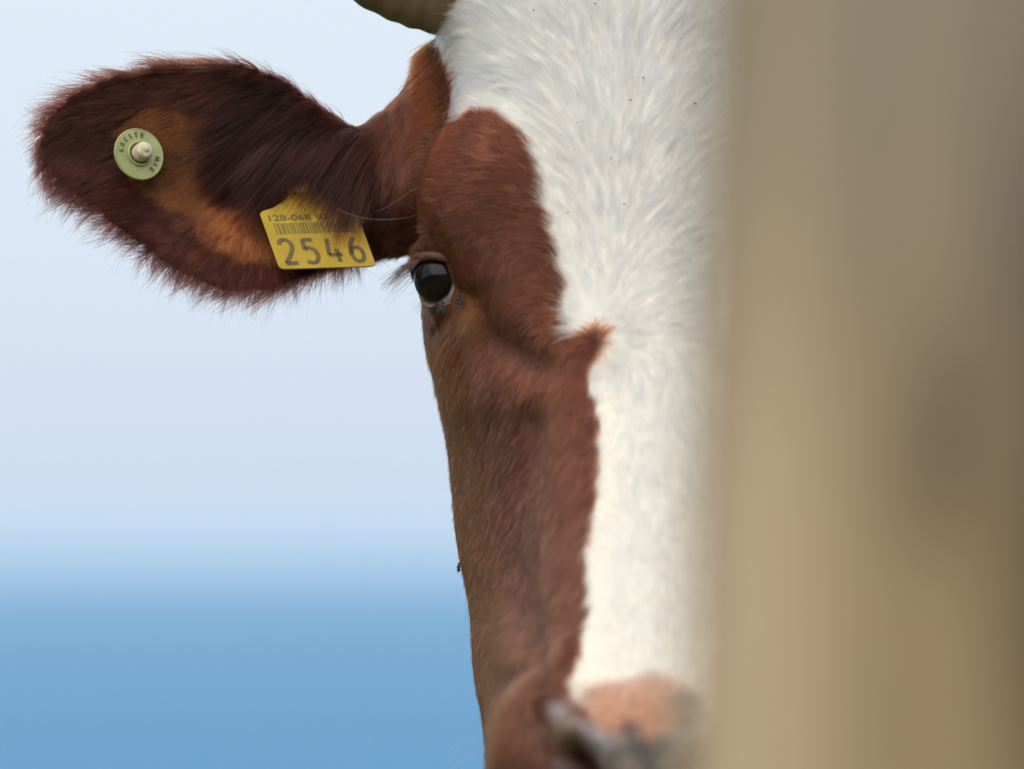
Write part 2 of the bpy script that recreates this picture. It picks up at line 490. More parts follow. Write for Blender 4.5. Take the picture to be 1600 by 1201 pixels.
def trunk_geo():
    out = []
    # neck
    sp = lambda pts, n: spline(np.linspace(0, 1, len(pts)), np.array(pts, float), np.linspace(0, 1, n))
    pts = [(0.0, 0.06, 1.45, .075, .11), (0.06, 0.17, 1.42, .095, .14), (0.22, 0.34, 1.33, .12, .19), (0.42, 0.50, 1.20, .15, .25), (0.64, 0.62, 1.08, .21, .31), (0.9, 0.73, 1.05, .25, .33)]
    q = sp(pts, 40); out.append(tube(q[:, :3], q[:, 3], 40, rad2=q[:, 4]))
    # barrel
    pts = [(0.50, 0.57, 1.0, .10, .16), (0.60, 0.61, 1.02, .21, .30), (0.85, 0.71, 1.04, .27, .36), (1.2, 0.86, 1.02, .33, .39), (1.6, 1.03, 1.01, .36, .40), (1.95, 1.18, 1.06, .32, .36),
           (2.2, 1.28, 1.12, .24, .27), (2.32, 1.33, 1.14, .12, .14)]
    q = sp(pts, 60); out.append(tube(q[:, :3], q[:, 3], 48, rad2=q[:, 4]))
    ax = np.array([0.92, 0.39, 0]); sd_ = np.array([-0.39, 0.92, 0])
    def leg(base, side, pts):
        q = np.array(pts, float)
        path = np.array(base)[None] + ax * q[:, :1] + sd_ * side + np.array([0, 0, 1]) * q[:, 1:2]
        qq = sp(np.concatenate([path, q[:, 2:]], 1).tolist(), 48)
        out.append(tube(qq[:, :3], qq[:, 3], 20, up=tuple(ax), rad2=qq[:, 4]))
    fr = [(0.02, 1.0, .09, .15), (0.0, .78, .08, .11), (-.02, .62, .055, .075), (0, .42, .043, .05), (0, .38, .046, .05), (0.0, .2, .028, .032), (0.0, .12, .038, .042), (-.02, .06, .045, .055), (-.03, 0.0, .055, .07)]
    hd = [(-.05, 1.1, .10, .2), (-.10, .85, .09, .16), (-.06, .66, .065, .1), (.08, .5, .045, .06), (.09, .44, .04, .05), (.07, .3, .03, .038), (.05, .14, .038, .042), (.03, .07, .045, .055), (.01, 0.0, .055, .07)]
    for s_ in (-.15, .15):
        leg((0.80, 0.69, 0), s_, fr); leg((2.12, 1.25, 0), s_, hd)
    out.append(ellipsoid((1.85, 1.14, 0.66), (.19, .15, .15)))
    tl = sp([(2.30, 1.32, 1.26, .035, .035), (2.40, 1.37, 1.22, .03, .03), (2.44, 1.385, 1.0, .022, .022), (2.45, 1.39, .7, .018, .018), (2.45, 1.39, .5, .045, .045), (2.45, 1.39, .36, .01, .01)], 40)
    out.append(tube(tl[:, :3], tl[:, 3], 12, up=(1, 0, 0)))
    return out

def remeshed(V, F, voxel):
    o = mesh_obj("work", V, F)
    bm = bmesh.new(); bm.from_mesh(o.data)
    bmesh.ops.recalc_face_normals(bm, faces=bm.faces); bm.to_mesh(o.data); bm.free()
    md = o.modifiers.new("r", 'REMESH'); md.mode = 'VOXEL'; md.voxel_size = voxel
    dg = bpy.context.evaluated_depsgraph_get()
    me = bpy.data.meshes.new_from_object(o.evaluated_get(dg))
    bpy.data.objects.remove(o)
    return me

me = remeshed(*join(head_geo(), ear_geo(), ear_geo(True), *trunk_geo()), 0.0028)
NV = len(me.vertices)
co = np.empty(NV * 3, np.float32); me.vertices.foreach_get("co", co); co = co.reshape(-1, 3).astype(float)
ed = np.empty(len(me.edges) * 2, np.int32); me.edges.foreach_get("vertices", ed); ed = ed.reshape(-1, 2)
deg = np.bincount(ed.ravel(), minlength=NV).astype(float)
def lap(c):
    out = np.empty_like(c)
    for k in range(c.shape[1]):
        out[:, k] = np.bincount(ed[:, 0], c[ed[:, 1], k], NV) + np.bincount(ed[:, 1], c[ed[:, 0], k], NV)
    return out / np.maximum(deg, 1)[:, None]
def smooth(c, w, n):
    for _ in range(n):
        c = c + (lap(c) - c) * (0.5 * w)[:, None]
        c = c + (lap(c) - c) * (-0.52 * w)[:, None]
    return c
px, py, dd = unP(co)
mx_ = np.where(px > MID, 2 * MID - px, px)                 # mirrored pixel column
co = smooth(co, np.ones(NV), 6)
wj = np.exp(-((mx_ - 655) / 60) ** 2) * np.exp(-((py - 240) / 170) ** 2) * (dd > -10)
for _ in range(30): co = co + (lap(co) - co) * (0.5 * wj)[:, None]
wn = sm(60, 200, dd) * (co[:, 1] > 0.02) * (co[:, 0] > -0.08)
for _ in range(40): co = co + (lap(co) - co) * (0.5 * wn)[:, None]

def normals(c):
    me.vertices.foreach_set("co", c.astype(np.float32).ravel()); me.update()
    n = np.empty(NV * 3, np.float32)
    me.vertex_normals.foreach_get("vector", n)
    return n.reshape(-1, 3).astype(float)

nrm = normals(co)
px, py, dd = unP(co); mx_ = np.where(px > MID, 2 * MID - px, px)
front = sm(-0.15, 0.25, -nrm[:, 1]) * (dd < 160)
def G(x, y, sx, sy, rot=0):
    a = math.radians(rot); dx = mx_ - x; dy = py - y
    u = dx * math.cos(a) + dy * math.sin(a); v = -dx * math.sin(a) + dy * math.cos(a)
    return np.exp(-(u / sx) ** 2 - (v / sy) ** 2)
disp = np.zeros(NV)
headz = front * (mx_ > 640)
disp += headz * 21 * G(760, 275, 55, 100, 20)              # brow
disp -= headz * 15 * np.exp(-(dist_poly(mx_, py, [(735, 470), (760, 520), (800, 545), (850, 565)]) / 26) ** 2)
disp += headz * 7 * G(765, 610, 50, 45)
disp -= headz * 7 * G(885, 470, 25, 70)
disp += headz * 3 * np.exp(-(dist_poly(mx_, py, [(880, 600), (868, 700), (862, 800), (868, 900), (880, 980)]) / 22) ** 2)
disp -= headz * 9 * np.exp(-(dist_poly(mx_, py, [(835, 660), (812, 760), (805, 850), (822, 940), (838, 990)]) / 27) ** 2)
disp += headz * 2 * np.exp(-(dist_poly(mx_, py, [(740, 640), (755, 760), (765, 880), (770, 990)]) / 30) ** 2)
disp += headz * 12 * np.exp(-(dist_poly(mx_, py, [(885, 1025), (835, 1062), (800, 1110), (780, 1180), (770, 1250)]) / 24) ** 2)
disp -= headz * 11 * np.exp(-(dist_poly(mx_, py, [(850, 1030), (790, 1060), (762, 1110), (752, 1190)]) / 18) ** 2)
disp -= headz * 4 * np.exp(-(dist_poly(mx_, py, [(905, 1090), (862, 1090), (838, 1150), (830, 1220)]) / 20) ** 2)
disp += headz * 9 * np.exp(-(dist_poly(mx_, py, [(862, 1104), (905, 1136), (950, 1162), (958, 1205)]) / 21) ** 2)
disp += headz * 8 * G(884, 1140, 16, 22, -30)
nost = np.exp(-(dist_poly(mx_, py, [(890, 1172), (908, 1188), (918, 1212)]) / 17) ** 2)
disp -= headz * 75 * nost
# mouth line
disp -= front * 10 * np.exp(-(dist_poly(mx_, py, [(1005, 1262), (900, 1275), (790, 1300)]) / 9) ** 2)
# skin folds where the ear joins the head
fold = np.exp(-((mx_ - 622) / 32) ** 2) * sm(110, 180, py) * (1 - sm(370, 410, py)) * (nrm[:, 1] < 0.3) * (dd > 0)
wob = mx_ - 0.10 * (py - 260) + 10 * vnoise(np.stack([mx_ * .006, py * .004, 0 * mx_], -1), 1.0, 2)
disp += fold * 2.4 * np.sin(wob / 27 * 2 * math.pi) * (0.55 + 0.6 * vnoise(np.stack([mx_ * .03, py * .008, 0 * mx_], -1), 1.0, 3))
disp += headz * 1.2 * fbm(co, 40, 9)
co = co + nrm * (disp * S)[:, None]

# eyes: sockets hugging the eyeballs
EYE_C = [P(699, 435, 18), P(2 * MID - 699, 435, 18)]
EYE_R = 51 * S
GAZE = [norm(np.array([-0.70, -0.71, -0.03])), norm(np.array([0.70, -0.71, -0.03]))]
def eye_frame(i):
    g = GAZE[i]; up = norm(np.array([0, 0, 1.0]) - g * g[2])
    med = np.cross(up, g) if i == 0 else np.cross(g, up)     # towards the nose
    return g, up, med
def opening(phi):
    """polar angle of the lid edge for azimuth phi (0 nose side, 90 up), degrees"""
    ph = np.mod(np.degrees(phi), 360)
    return np.interp(ph, [0, 25, 55, 90, 130, 165, 190, 230, 270, 305, 335, 360], [92, 62, 43, 33, 39, 62, 76, 62, 53, 64, 88, 92])
for i in (0, 1):
    g, up, med = eye_frame(i)
    rel = co - EYE_C[i]; r = np.linalg.norm(rel, axis=1)
    dr = rel / np.maximum(r, 1e-9)[:, None]
    th = np.degrees(np.arccos(np.clip(dr @ g, -1, 1))); ph = np.arctan2(dr @ up, dr @ med)
    sel = (r < EYE_R * 2.6) & (th < 118)
    o_ = opening(ph)
    upn = np.clip(np.sin(ph), 0, 1)
    lo = EYE_R * (1.08 + 0.10 * upn)
    hi = lo + EYE_R * np.clip((th - o_) / 40, 0, 3) * (0.9 + 0.6 * upn)
    # crease above the upper lid
    hi = hi - EYE_R * 0.16 * upn * np.exp(-((th - o_ - 27) / 6) ** 2)
    tgt = np.where(th < o_ - 2, EYE_R * 0.84, np.clip(r, lo, np.maximum(hi, lo)))
    w = 1 - sm(EYE_R * 2.0, EYE_R * 2.6, r)
    w *= 1 - sm(96, 118, th)
    rn = r + (tgt - r) * w
    co = np.where(sel[:, None], EYE_C[i] + dr * rn[:, None], co)
nrm = normals(co)
px, py, dd = unP(co); mx_ = np.where(px > MID, 2 * MID - px, px)

# ---- coat pattern, in the coordinates of the face
BROWN = [(-3000, 60), (655, 42), (682, 72), (708, 96), (714, 120), (709, 155), (716, 186), (738, 172), (775, 177), (806, 205), (826, 240), (838, 275),
         (845, 320), (852, 350), (863, 390), (870, 430), (879, 470), (886, 505), (892, 528), (910, 525), (922, 516), (935, 506), (943, 515), (941, 533), (938, 548), (926, 560), (922, 590), (929, 630),
         (935, 680), (936, 720), (931, 760), (925, 800), (919, 850), (912, 882), (916, 915), (917, 950), (912, 1000), (903, 1035), (889, 1062), (888, 1088), (912, 1100), (938, 1125), (965, 1170), (975, 1300), (975, 1600), (-3000, 1600)]
BROWN_R = [(2 * MID - x + 120, y) for x, y in BROWN]
PINK = [(905, 1080), (955, 1062), (1010, 1050), (1060, 1060), (1092, 1090), (1080, 1110), (1050, 1112), (1040, 1130), (1045, 1150), (1020, 1158), (1000, 1148), (985, 1160), (955, 1138), (925, 1112)]
ORANGE = [(180, 195), (250, 162), (330, 172), (345, 225), (325, 262), (365, 297), (430, 296), (455, 335), (450, 412), (385, 412), (325, 392), (300, 352), (245, 312), (198, 285)]
def fields(p, px, py, dd, jit=0.0):
    """brown, pink, dark, orange weights 0..1"""
    jx = px - 9 * sm(165, 200, py) * (1 - sm(440, 500, py)) + 10 * fbm(p, 130, 31, 3) + jit * rng.normal(0, 1, px.shape)
    jy = py + 6 * fbm(p, 160, 37, 2) + jit * rng.normal(0, 1, px.shape)
    brown = inpoly(jx, jy, BROWN) | inpoly(jx, jy, BROWN_R)
    brown = np.where(dd > 130, True, brown)
    trunk = (p[..., 1] > 0.30)
    patch = fbm(p, 2.6, 71, 3) > -0.12
    brown = np.where(trunk, patch & (p[..., 2] > 0.45), brown)
    nx = px + 20 * fbm(p, 75, 41, 3); ny = py + 20 * fbm(p, 75, 43, 3)
    pink = inpoly(nx, ny, PINK) & (dd < -200)
    low = (ny > 1128 - 30 * np.exp(-((px - 900) / 30) ** 2)) & (np.abs(px - 1012) < 150) & (dd < -380)
    dark = low & ~pink & ((np.where(px > MID, 2 * MID - px, px) > 918) | (ny > 1190))
    spots_ = (np.hypot(px + 0.4 * (nx - px) - 985, py + 0.4 * (ny - py) - 1138) < 17) | (np.hypot(nx - 1032, ny - 1146) < 9) | (np.hypot(nx - 952, ny - 1146) < 9)
    dark |= spots_ & (dd < -300)
    dark |= (np.abs(nx - 1072) < 28) & (np.abs(ny - 1110) < 24) & (dd < -300)
    ox = np.where(px > MID, 2 * MID - px, px)
    orange = inpoly(ox + 14 * fbm(p, 70, 51, 2), py + 14 * fbm(p, 70, 53, 2), ORANGE) & (dd > 0)
    return brown, pink, dark, orange

brown, pink, dark, orange = fields(co, px, py, dd)
C_BROWN = np.array([0.070, 0.020, 0.010]); C_WHITE = np.array([0.80, 0.73, 0.63])
col = np.where(brown[:, None], C_BROWN, C_WHITE)
col = np.where(orange[:, None], np.array([0.17, 0.062, 0.021]) * (1 + 0.45 * fbm(co, 90, 61)[:, None]) * (1 + 1.0 * np.exp(-(np.hypot(mx_ - 375, py - 350) / 55) ** 2))[:, None], col)
col = np.where(pink[:, None], np.array([0.46, 0.215, 0.122]) * (1 + 0.3 * fbm(co, 120, 67))[:, None], col)
mott = fbm(co, 170, 63)
col = np.where(dark[:, None], np.where((mott > 0.12)[:, None], np.array([0.26, 0.205, 0.165]), np.array([0.06, 0.055, 0.058])), col)
rimn = np.exp(-(dist_poly(mx_, py, [(868, 1108), (905, 1138), (945, 1158)]) / 13) ** 2) * (dd < -380)
col = col * (1 - 0.8 * rimn[:, None]) + 0.8 * rimn[:, None] * np.where((mott > 0.1)[:, None], np.array([0.12, 0.11, 0.13]), np.array([0.43, 0.375, 0.37]))  # nostril rim: mottled grey-lilac skin, its highlight put into the colour
lump = np.exp(-(np.hypot(mx_ - 882, (py - 1143) * .8) / 15) ** 2) * (dd < -300)
col = col * (1 - lump[:, None]) + lump[:, None] * np.array([0.34, 0.25, 0.155])
nz = np.clip(nost * 1.6, 0, 1) * (dd < -300)
col = col * (1 - nz[:, None]) + nz[:, None] * np.array([0.12, 0.05, 0.04])
# tan skin round the eyes
e_r = np.hypot((mx_ - 700) / 1.0, (py - 440) / 1.0)
tan = (1 - sm(40, 66, e_r)) * 0.35 + np.exp(-(((mx_ - 735) / 22) ** 2 + ((py - 492) / 26) ** 2)) * 0.75
tan = np.clip(tan, 0, 1) * (dd < 120) * brown
col = col * (1 - tan[:, None]) + tan[:, None] * np.array([0.21, 0.085, 0.035])
# smooth colour a touch so edges in the skin are soft under the hair
for _ in range(2): col = col + 0.5 * (lap(col) - col)
wnose = sm(-300, -420, dd) * sm(1040, 1070, py)
for _ in range(4): col = col + (0.6 * wnose)[:, None] * (lap(col) - col)
col = col * (1 + (0.25 * wnose * fbm(co, 260, 69, 2))[:, None])

body_m = mat("hide", (0.3, 0.2, 0.15), 0.75, 0.12)
t = body_m.node_tree; b = t.nodes["Principled BSDF"]
at = t.nodes.new("ShaderNodeAttribute"); at.attribute_name = "coat"
tc = t.nodes.new("ShaderNodeTexCoord")
nz1 = t.nodes.new("ShaderNodeTexNoise"); nz1.inputs["Scale"].default_value = 420; nz1.inputs["Detail"].default_value = 3
mpb = t.nodes.new("ShaderNodeMapping"); mpb.inputs["Scale"].default_value = (1, 1, 0.25)
t.links.new(tc.outputs["Object"], mpb.inputs[0]); t.links.new(mpb.outputs[0], nz1.inputs["Vector"])
hs = t.nodes.new("ShaderNodeHueSaturation")
mr = t.nodes.new("ShaderNodeMapRange"); mr.inputs[3].default_value = 0.7; mr.inputs[4].default_value = 1.3
t.links.new(nz1.outputs[0], mr.inputs[0]); t.links.new(mr.outputs[0], hs.inputs["Value"])
t.links.new(at.outputs["Color"], hs.inputs["Color"]); t.links.new(hs.outputs[0], b.inputs["Base Color"])
wt = t.nodes.new("ShaderNodeAttribute"); wt.attribute_name = "wet"
mr2 = t.nodes.new("ShaderNodeMapRange"); mr2.inputs[3].default_value = 0.78; mr2.inputs[4].default_value = 0.36
t.links.new(wt.outputs["Fac"], mr2.inputs[0]); t.links.new(mr2.outputs[0], b.inputs["Roughness"])
bp = t.nodes.new("ShaderNodeBump"); bp.inputs["Strength"].default_value = 0.5; bp.inputs["Distance"].default_value = 0.001
t.links.new(nz1.outputs[0], bp.inputs["Height"]); t.links.new(bp.outputs[0], b.inputs["Normal"])

a_ = me.attributes.new("coat", 'FLOAT_COLOR', 'POINT')
a_.data.foreach_set("color", np.concatenate([np.clip(col, 0, 1), np.ones((NV, 1))], 1).astype(np.float32).ravel())
a_ = me.attributes.new("wet", 'FLOAT', 'POINT')
a_.data.foreach_set("value", (dark | pink).astype(np.float32))
me.materials.clear(); me.materials.append(body_m)
me.polygons.foreach_set("use_smooth", [True] * len(me.polygons))
me.name = "body"
cow = empty("cow", (0.9, 0.75, 0))
tag(cow, "brown and white horned cow peering with one eye from behind the wooden post", "cow")
body = bpy.data.objects.new("body", me); COL.objects.link(body); keep_parent(body, cow)

# surface queries
me.calc_loop_triangles()
NT = len(me.loop_triangles)
tri = np.empty(NT * 3, np.int32); me.loop_triangles.foreach_get("vertices", tri); tri = tri.reshape(-1, 3)
cen = co[tri].mean(1)
near = (cen[:, 1] < 0.30) & (cen[:, 0] > -0.5) & (cen[:, 0] < 0.5) & (cen[:, 2] > 0.9)
trin = tri[near]
bvh = BVHTree.FromPolygons([tuple(v) for v in co], [tuple(map(int, f)) for f in trin])
CAMP = Vector(cam_o.location)
def surf(px_, py_):
    d_ = (Vector(P(px_, py_, 0.0)) - CAMP).normalized()
    h = bvh.ray_cast(CAMP, d_)
    return (np.array(h[0]), np.array(h[1])) if h[0] is not None else (None, None)

# ------------------------------------------------------------------ fur
def hair_mat(name, rough=0.45, radial=0.5, coat=0.0):
    m = bpy.data.materials.new(name); m.use_nodes = True
    t = m.node_tree; t.nodes.clear()
    o = t.nodes.new("ShaderNodeOutputMaterial")
    h = t.nodes.new("ShaderNodeBsdfHairPrincipled")
    h.model = 'CHIANG'; h.parametrization = 'COLOR'
    a = t.nodes.new("ShaderNodeAttribute"); a.attribute_name = "tint"
    t.links.new(a.outputs["Color"], h.inputs["Color"])
    h.inputs["Roughness"].default_value = rough
    h.inputs["Radial Roughness"].default_value = radial
    h.inputs["Random Roughness"].default_value = 0.2
    h.inputs["Coat"].default_value = coat
    h.inputs["IOR"].default_value = 1.40
    t.links.new(h.outputs[0], o.inputs["Surface"])
    return m

def curves_obj(name, pts, rad, tint, material, parent):
    """pts (n, k, 3), rad (n, k), tint (n, 3)"""
    n, k, _ = pts.shape
    cd = bpy.data.hair_curves.new(name)
    cd.add_curves([k] * n)
    cd.attributes["position"].data.foreach_set("vector", pts.astype(np.float32).ravel())
    ra = cd.attributes.get("radius") or cd.attributes.new("radius", 'FLOAT', 'POINT')
    ra.data.foreach_set("value", rad.astype(np.float32).ravel())
    ca = cd.attributes.new("tint", 'FLOAT_COLOR', 'CURVE')
    ca.data.foreach_set("color", np.concatenate([np.clip(tint, 0, 0.98), np.ones((n, 1))], 1).astype(np.float32).ravel())
    cd.materials.append(material)
    o = bpy.data.objects.new(name, cd); COL.objects.link(o)
    if parent: keep_parent(o, parent)
    return o

# hair per cm2 for every triangle
cpx, cpy, cdd = unP(cen[near])
cn = norm(np.cross(co[trin[:, 1]] - co[trin[:, 0]], co[trin[:, 2]] - co[trin[:, 0]]))
area = 0.5 * np.linalg.norm(np.cross(co[trin[:, 1]] - co[trin[:, 0]], co[trin[:, 2]] - co[trin[:, 0]]), axis=1) * 1e4
tocam = norm(np.array(CAMP) - cen[near])
facing = (cn * tocam).sum(1)
cb, cp, cdk, cor = fields(cen[near], cpx, cpy, cdd)
isear = (cpx < 600) | (cpx > 2 * MID - 600)
dens = np.where(cb, 240.0, 290.0)
dens = np.where(isear, 210.0, dens)
dens = np.where(cor, 30.0 + 130 * sm(-0.1, 0.5, fbm(cen[near], 75, 57)), dens)
dens = np.where(facing < -0.35, np.where(isear, 60.0, 22.0), dens)
dens = np.where(cpx > 1160, 45.0, dens)
dens = np.where(cdd > 260, 12.0, dens)
dens *= np.where(cdk, 0.04, 1) * np.where(cp, 0.03 + 0.97 * (1 - sm(1042, 1135, cpy + 34 * fbm(cen[near], 55, 77))), 1)
dens *= np.where((cpy > 1050) & (cdd < -380) & ~cb, 0.7, 1)
dens *= np.where(cpy > 1260, 0.3, 1)
for i in (0, 1):
    g, up, med = eye_frame(i)
    rel = cen[near] - EYE_C[i]; r = np.linalg.norm(rel, axis=1); dr = rel / r[:, None]
    th = np.degrees(np.arccos(np.clip(dr @ g, -1, 1))); ph = np.arctan2(dr @ up, dr @ med)
    dens *= np.where((r < EYE_R * 1.5) & (th < opening(ph) + 7), 0, 1)
nost_d = dist_poly(np.where(cpx > MID, 2 * MID - cpx, cpx), cpy, [(876, 1160), (900, 1178), (912, 1205)])
rim_d = dist_poly(np.where(cpx > MID, 2 * MID - cpx, cpx), cpy, [(858, 1104), (905, 1138), (950, 1165)])
dens *= np.where((rim_d < 24) & (cdd < -300), 0.03, 1)
dens *= np.where((nost_d < 26) & (cdd < -300), 0.0, 1)
wgt = dens * area
N = int(wgt.sum())
ti = np.searchsorted(np.cumsum(wgt) / wgt.sum(), rng.random(N)); ti = np.clip(ti, 0, len(trin) - 1)
u1, u2 = rng.random(N), rng.random(N); su = np.sqrt(u1)
bar = np.stack([1 - su, su * (1 - u2), su * u2], -1)
root = (co[trin[ti]] * bar[..., None]).sum(1)
nn = norm((nrm[trin[ti]] * bar[..., None]).sum(1))
rx, ry, rd = unP(root)
brown, pink, dark, orange = fields(root, rx, ry, rd, jit=2.8)
fx = np.where(rx > MID, 2 * MID - rx, rx)
ear = (fx + rng.normal(0, 13, N) + 10 * fbm(root, 70, 19) < 590) & (rd > -20)
flipx = np.where((rx > MID) & (ear | (rx > 1200)), -1.0, 1.0)
hx = np.where(rx > 1200, fx, rx)

# -- combing direction in the picture plane (x right, y down), then laid on the skin
WX, WY = 931.0, 520.0
ax_ = hx - WX; ay_ = WY - ry
rr = np.hypot(ax_, ay_) + 1e-6
# above the whorl: a fountain, up and then out to the sides
mid_ = hx - 985
fount_x = ax_ / rr + 0.9 * np.tanh(mid_ / 150) * sm(20, 160, rr)
fount_y = -np.maximum(ay_, 8) / rr + 0.55 * sm(60, 300, np.abs(mid_)) - 0.15
# left flank of the forehead, brow: hair runs down and out
brow = np.exp(-((hx - 745) / 85) ** 2) * sm(140, 220, ry)
# temple / below horn: runs down and back to the ear
templ = sm(0, 1, (760 - hx) / 70) * (1 - sm(150, 230, ry))
# below the whorl: down the nose and down and back over the cheek
low_x = -0.75 * sm(0, 190, 905 - hx) + 0.35 * sm(0, 150, hx - 1040)
low_y = np.ones_like(ry)
near_w = np.exp(-(rr / 55) ** 2)
low_x = low_x * (1 - near_w) + near_w * ax_ / rr * 1.1
low_y = low_y * (1 - near_w) + near_w * (-ay_ / rr + 0.15)
wl = sm(-25, 45, ry - WY + 0.0 * hx + np.where(hx < WX, 0.22 * (WX - hx) - 5, -0.10 * (hx - WX)))
dx = fount_x * (1 - wl) + low_x * wl
dy = fount_y * (1 - wl) + low_y * wl
# brow flank hair (brown, beside the eye) points up-left in a fan then down behind the eye
eyeb = np.exp(-(np.hypot(hx - 760, (ry - 430) * 0.8) / 85) ** 2) * (hx < 900)
dx = dx * (1 - eyeb) + eyeb * (-0.35); dy = dy * (1 - eyeb) + eyeb * (0.95)
dx = dx * (1 - templ) + templ * (-0.75); dy = dy * (1 - templ) + templ * (0.65)
# ears
fan_x = hx * 0; fx_ = fx
fan_x = fx_ - 650; fan_y = ry - 100
fan_l = np.hypot(fan_x, fan_y) + 1e-6
rad_x = fx_ - 420; rad_y = ry - 245
rad_l = np.hypot(rad_x, rad_y) + 1e-6
lowr = sm(285, 350, ry - 0.15 * (fx_ - 300))
ex = (fan_x / fan_l) * (1 - lowr) + (rad_x / rad_l - 0.25) * lowr
ey = (fan_y / fan_l + 0.1) * (1 - lowr) + (rad_y / rad_l) * lowr
# the tip
tipw = 1 - sm(110, 220, fx_)
ex = ex * (1 - tipw) + tipw * (-0.8); ey = ey * (1 - tipw) + tipw * (0.55 * sm(170, 260, ry) + 0.1)
# rim hair stands off outward
topd = spline(sorted(EARS), np.array([EARS[k][0] for k in sorted(EARS)], float), np.clip(fx_, 64, 780))
botd = spline(sorted(EARS), np.array([EARS[k][1] for k in sorted(EARS)], float), np.clip(fx_, 64, 780))
rim_t = (1 - sm(0, 22, ry - topd)) * (fx_ < 560); rim_b = (1 - sm(0, 30, botd - ry)) * (fx_ < 560)
ex = ex - 0.25 * rim_t; ey = ey - 0.55 * rim_t * (1 - 0.6 * sm(380, 450, fx)) + 0.8 * rim_b
# back of the ear: along it to the tip
bk = ear & (nn[:, 1] > 0.1)
ex = np.where(bk, -0.8, ex); ey = np.where(bk, ey * 0.5 + 0.1, ey)
ex = ex * np.where(rx > MID, -1, 1)
dx = np.where(ear, ex, dx * flipx); dy = np.where(ear, ey, dy)
# ear base folds: hair runs down the folds
eb = np.exp(-((fx - 632) / 30) ** 2) * (rd > 20) * (~ear)
dx = dx * (1 - eb) + eb * (-0.45) * np.where(rx > MID, -1, 1); dy = dy * (1 - eb) + eb * 0.9
D0 = np.stack([dx, 0 * dx, -dy], -1)
# combs that wander
D0 = norm(D0)
wob1 = fbm(root, 45, 81, 2); wob2 = fbm(root, 150, 85, 2)
ang = 0.28 * wob1 + 0.12 * wob2 + rng.normal(0, 0.06, N)
ang = np.where(ear, ang * 1.1, ang)
ca, sa = np.cos(ang), np.sin(ang)
D0 = np.stack([D0[:, 0] * ca - D0[:, 2] * sa, D0[:, 1], D0[:, 0] * sa + D0[:, 2] * ca], -1)
# hair on surfaces seen edge-on flows back (away from the camera) with the surface
D0[:, 1] += np.where(ear, 0, 0.5 * sm(0.3, 0.9, -nn[:, 0] * np.sign(MID - rx + 1e-6)))
T0 = norm(D0 - nn * (D0 * nn).sum(1)[:, None])

# -- length (metres), lift, clumping
L = np.full(N, 0.010)
Lw = np.interp(ry, [-150, 0, 200, 420, 500, 560, 650, 800, 950, 1060, 1120], [.023, .021, .0175, .015, .0135, .0125, .0115, .0105, .009, .006, .004])
Lb = np.interp(ry, [0, 100, 170, 300, 420, 520, 570, 650, 800, 1000, 1100, 1200], [.017, .014, .010, .009, .0065, .010, .011, .009, .0085, .008, .006, .005])
L = np.where(brown, Lb, Lw)
L = np.where(brown & (rr < 70), .0085, L)
bd = dist_poly(rx, ry, BROWN[1:-2])
L = np.where(brown | ear | (rr < 75), L, L * (0.6 + 0.4 * sm(5, 70, bd)))
L *= 1 - 0.55 * np.exp(-(np.hypot(fx - 690, ry - 435) / 60) ** 2)
Le = np.full(N, 0.013)
Le = np.where(ear & ~bk, 0.012 + 0.027 * sm(300, 420, fx) * (1 - sm(250, 320, ry)) * sm(8, 50, ry - topd), Le)
Le += 0.006 * rim_t * (1 - sm(380, 450, fx)) + 0.008 * rim_b + 0.003 * tipw
Le = np.where(orange, 0.007, Le)
L = np.where(ear, Le, L)
L = np.where(eb > 0.4, 0.011, L)
L = np.where(pink | dark, 0.0028 + 0.003 * (1 - sm(1070, 1110, ry)), L)
L *= rng.uniform(0.62, 1.12, N)
lift = np.where(brown, 0.14, 0.13) + rng.normal(0, 0.05, N)
lift = np.where(brown & ~ear & (rr > 90), 0.088 + rng.normal(0, .035, N), lift)
cheek_edge = brown & ~ear & (ry > 480) & (fx < np.interp(ry, [480, 600, 700, 850, 1000, 1100, 1200], [663, 685, 702, 715, 737, 742, 750]) + 60)
L = np.where(cheek_edge, L * .7, L); lift = np.where(cheek_edge, 0.085, lift)
lift = np.where(ear, 0.22 + rng.normal(0, .07, N), lift)
drape = ear & ~bk & (fx > 425) & (fx < 590) & (ry > 205) & (ry < 315) & (rng.random(N) < 0.5)
lift = np.where(drape, rng.uniform(0.45, 0.95, N), lift)
L = np.where(drape, rng.uniform(0.026, 0.050, N), L)
lift = lift + np.where((rr < 60) & ~ear, 0.45 * np.exp(-(rr / 40) ** 2), 0)
lift = np.where(ear & ((rim_t > .4) | (rim_b > .4)), lift + 0.14, lift)
stray = (rng.random(N) < np.where(ear & ((rim_t > .3) | (rim_b > .3)), 0.10, 0.012))
L = np.where(stray, L * 1.35, L); lift = np.where(stray, lift + 0.3, lift)
clump = np.where(brown, 0.45, 0.72); clump = np.where(ear, 0.66, clump); clump = np.where(stray, 0.1, clump)
clump = np.where(L < .012, 0.38, clump); clump = np.where(L < .006, 0.25, clump); clump = np.where(drape, 0.35, clump)

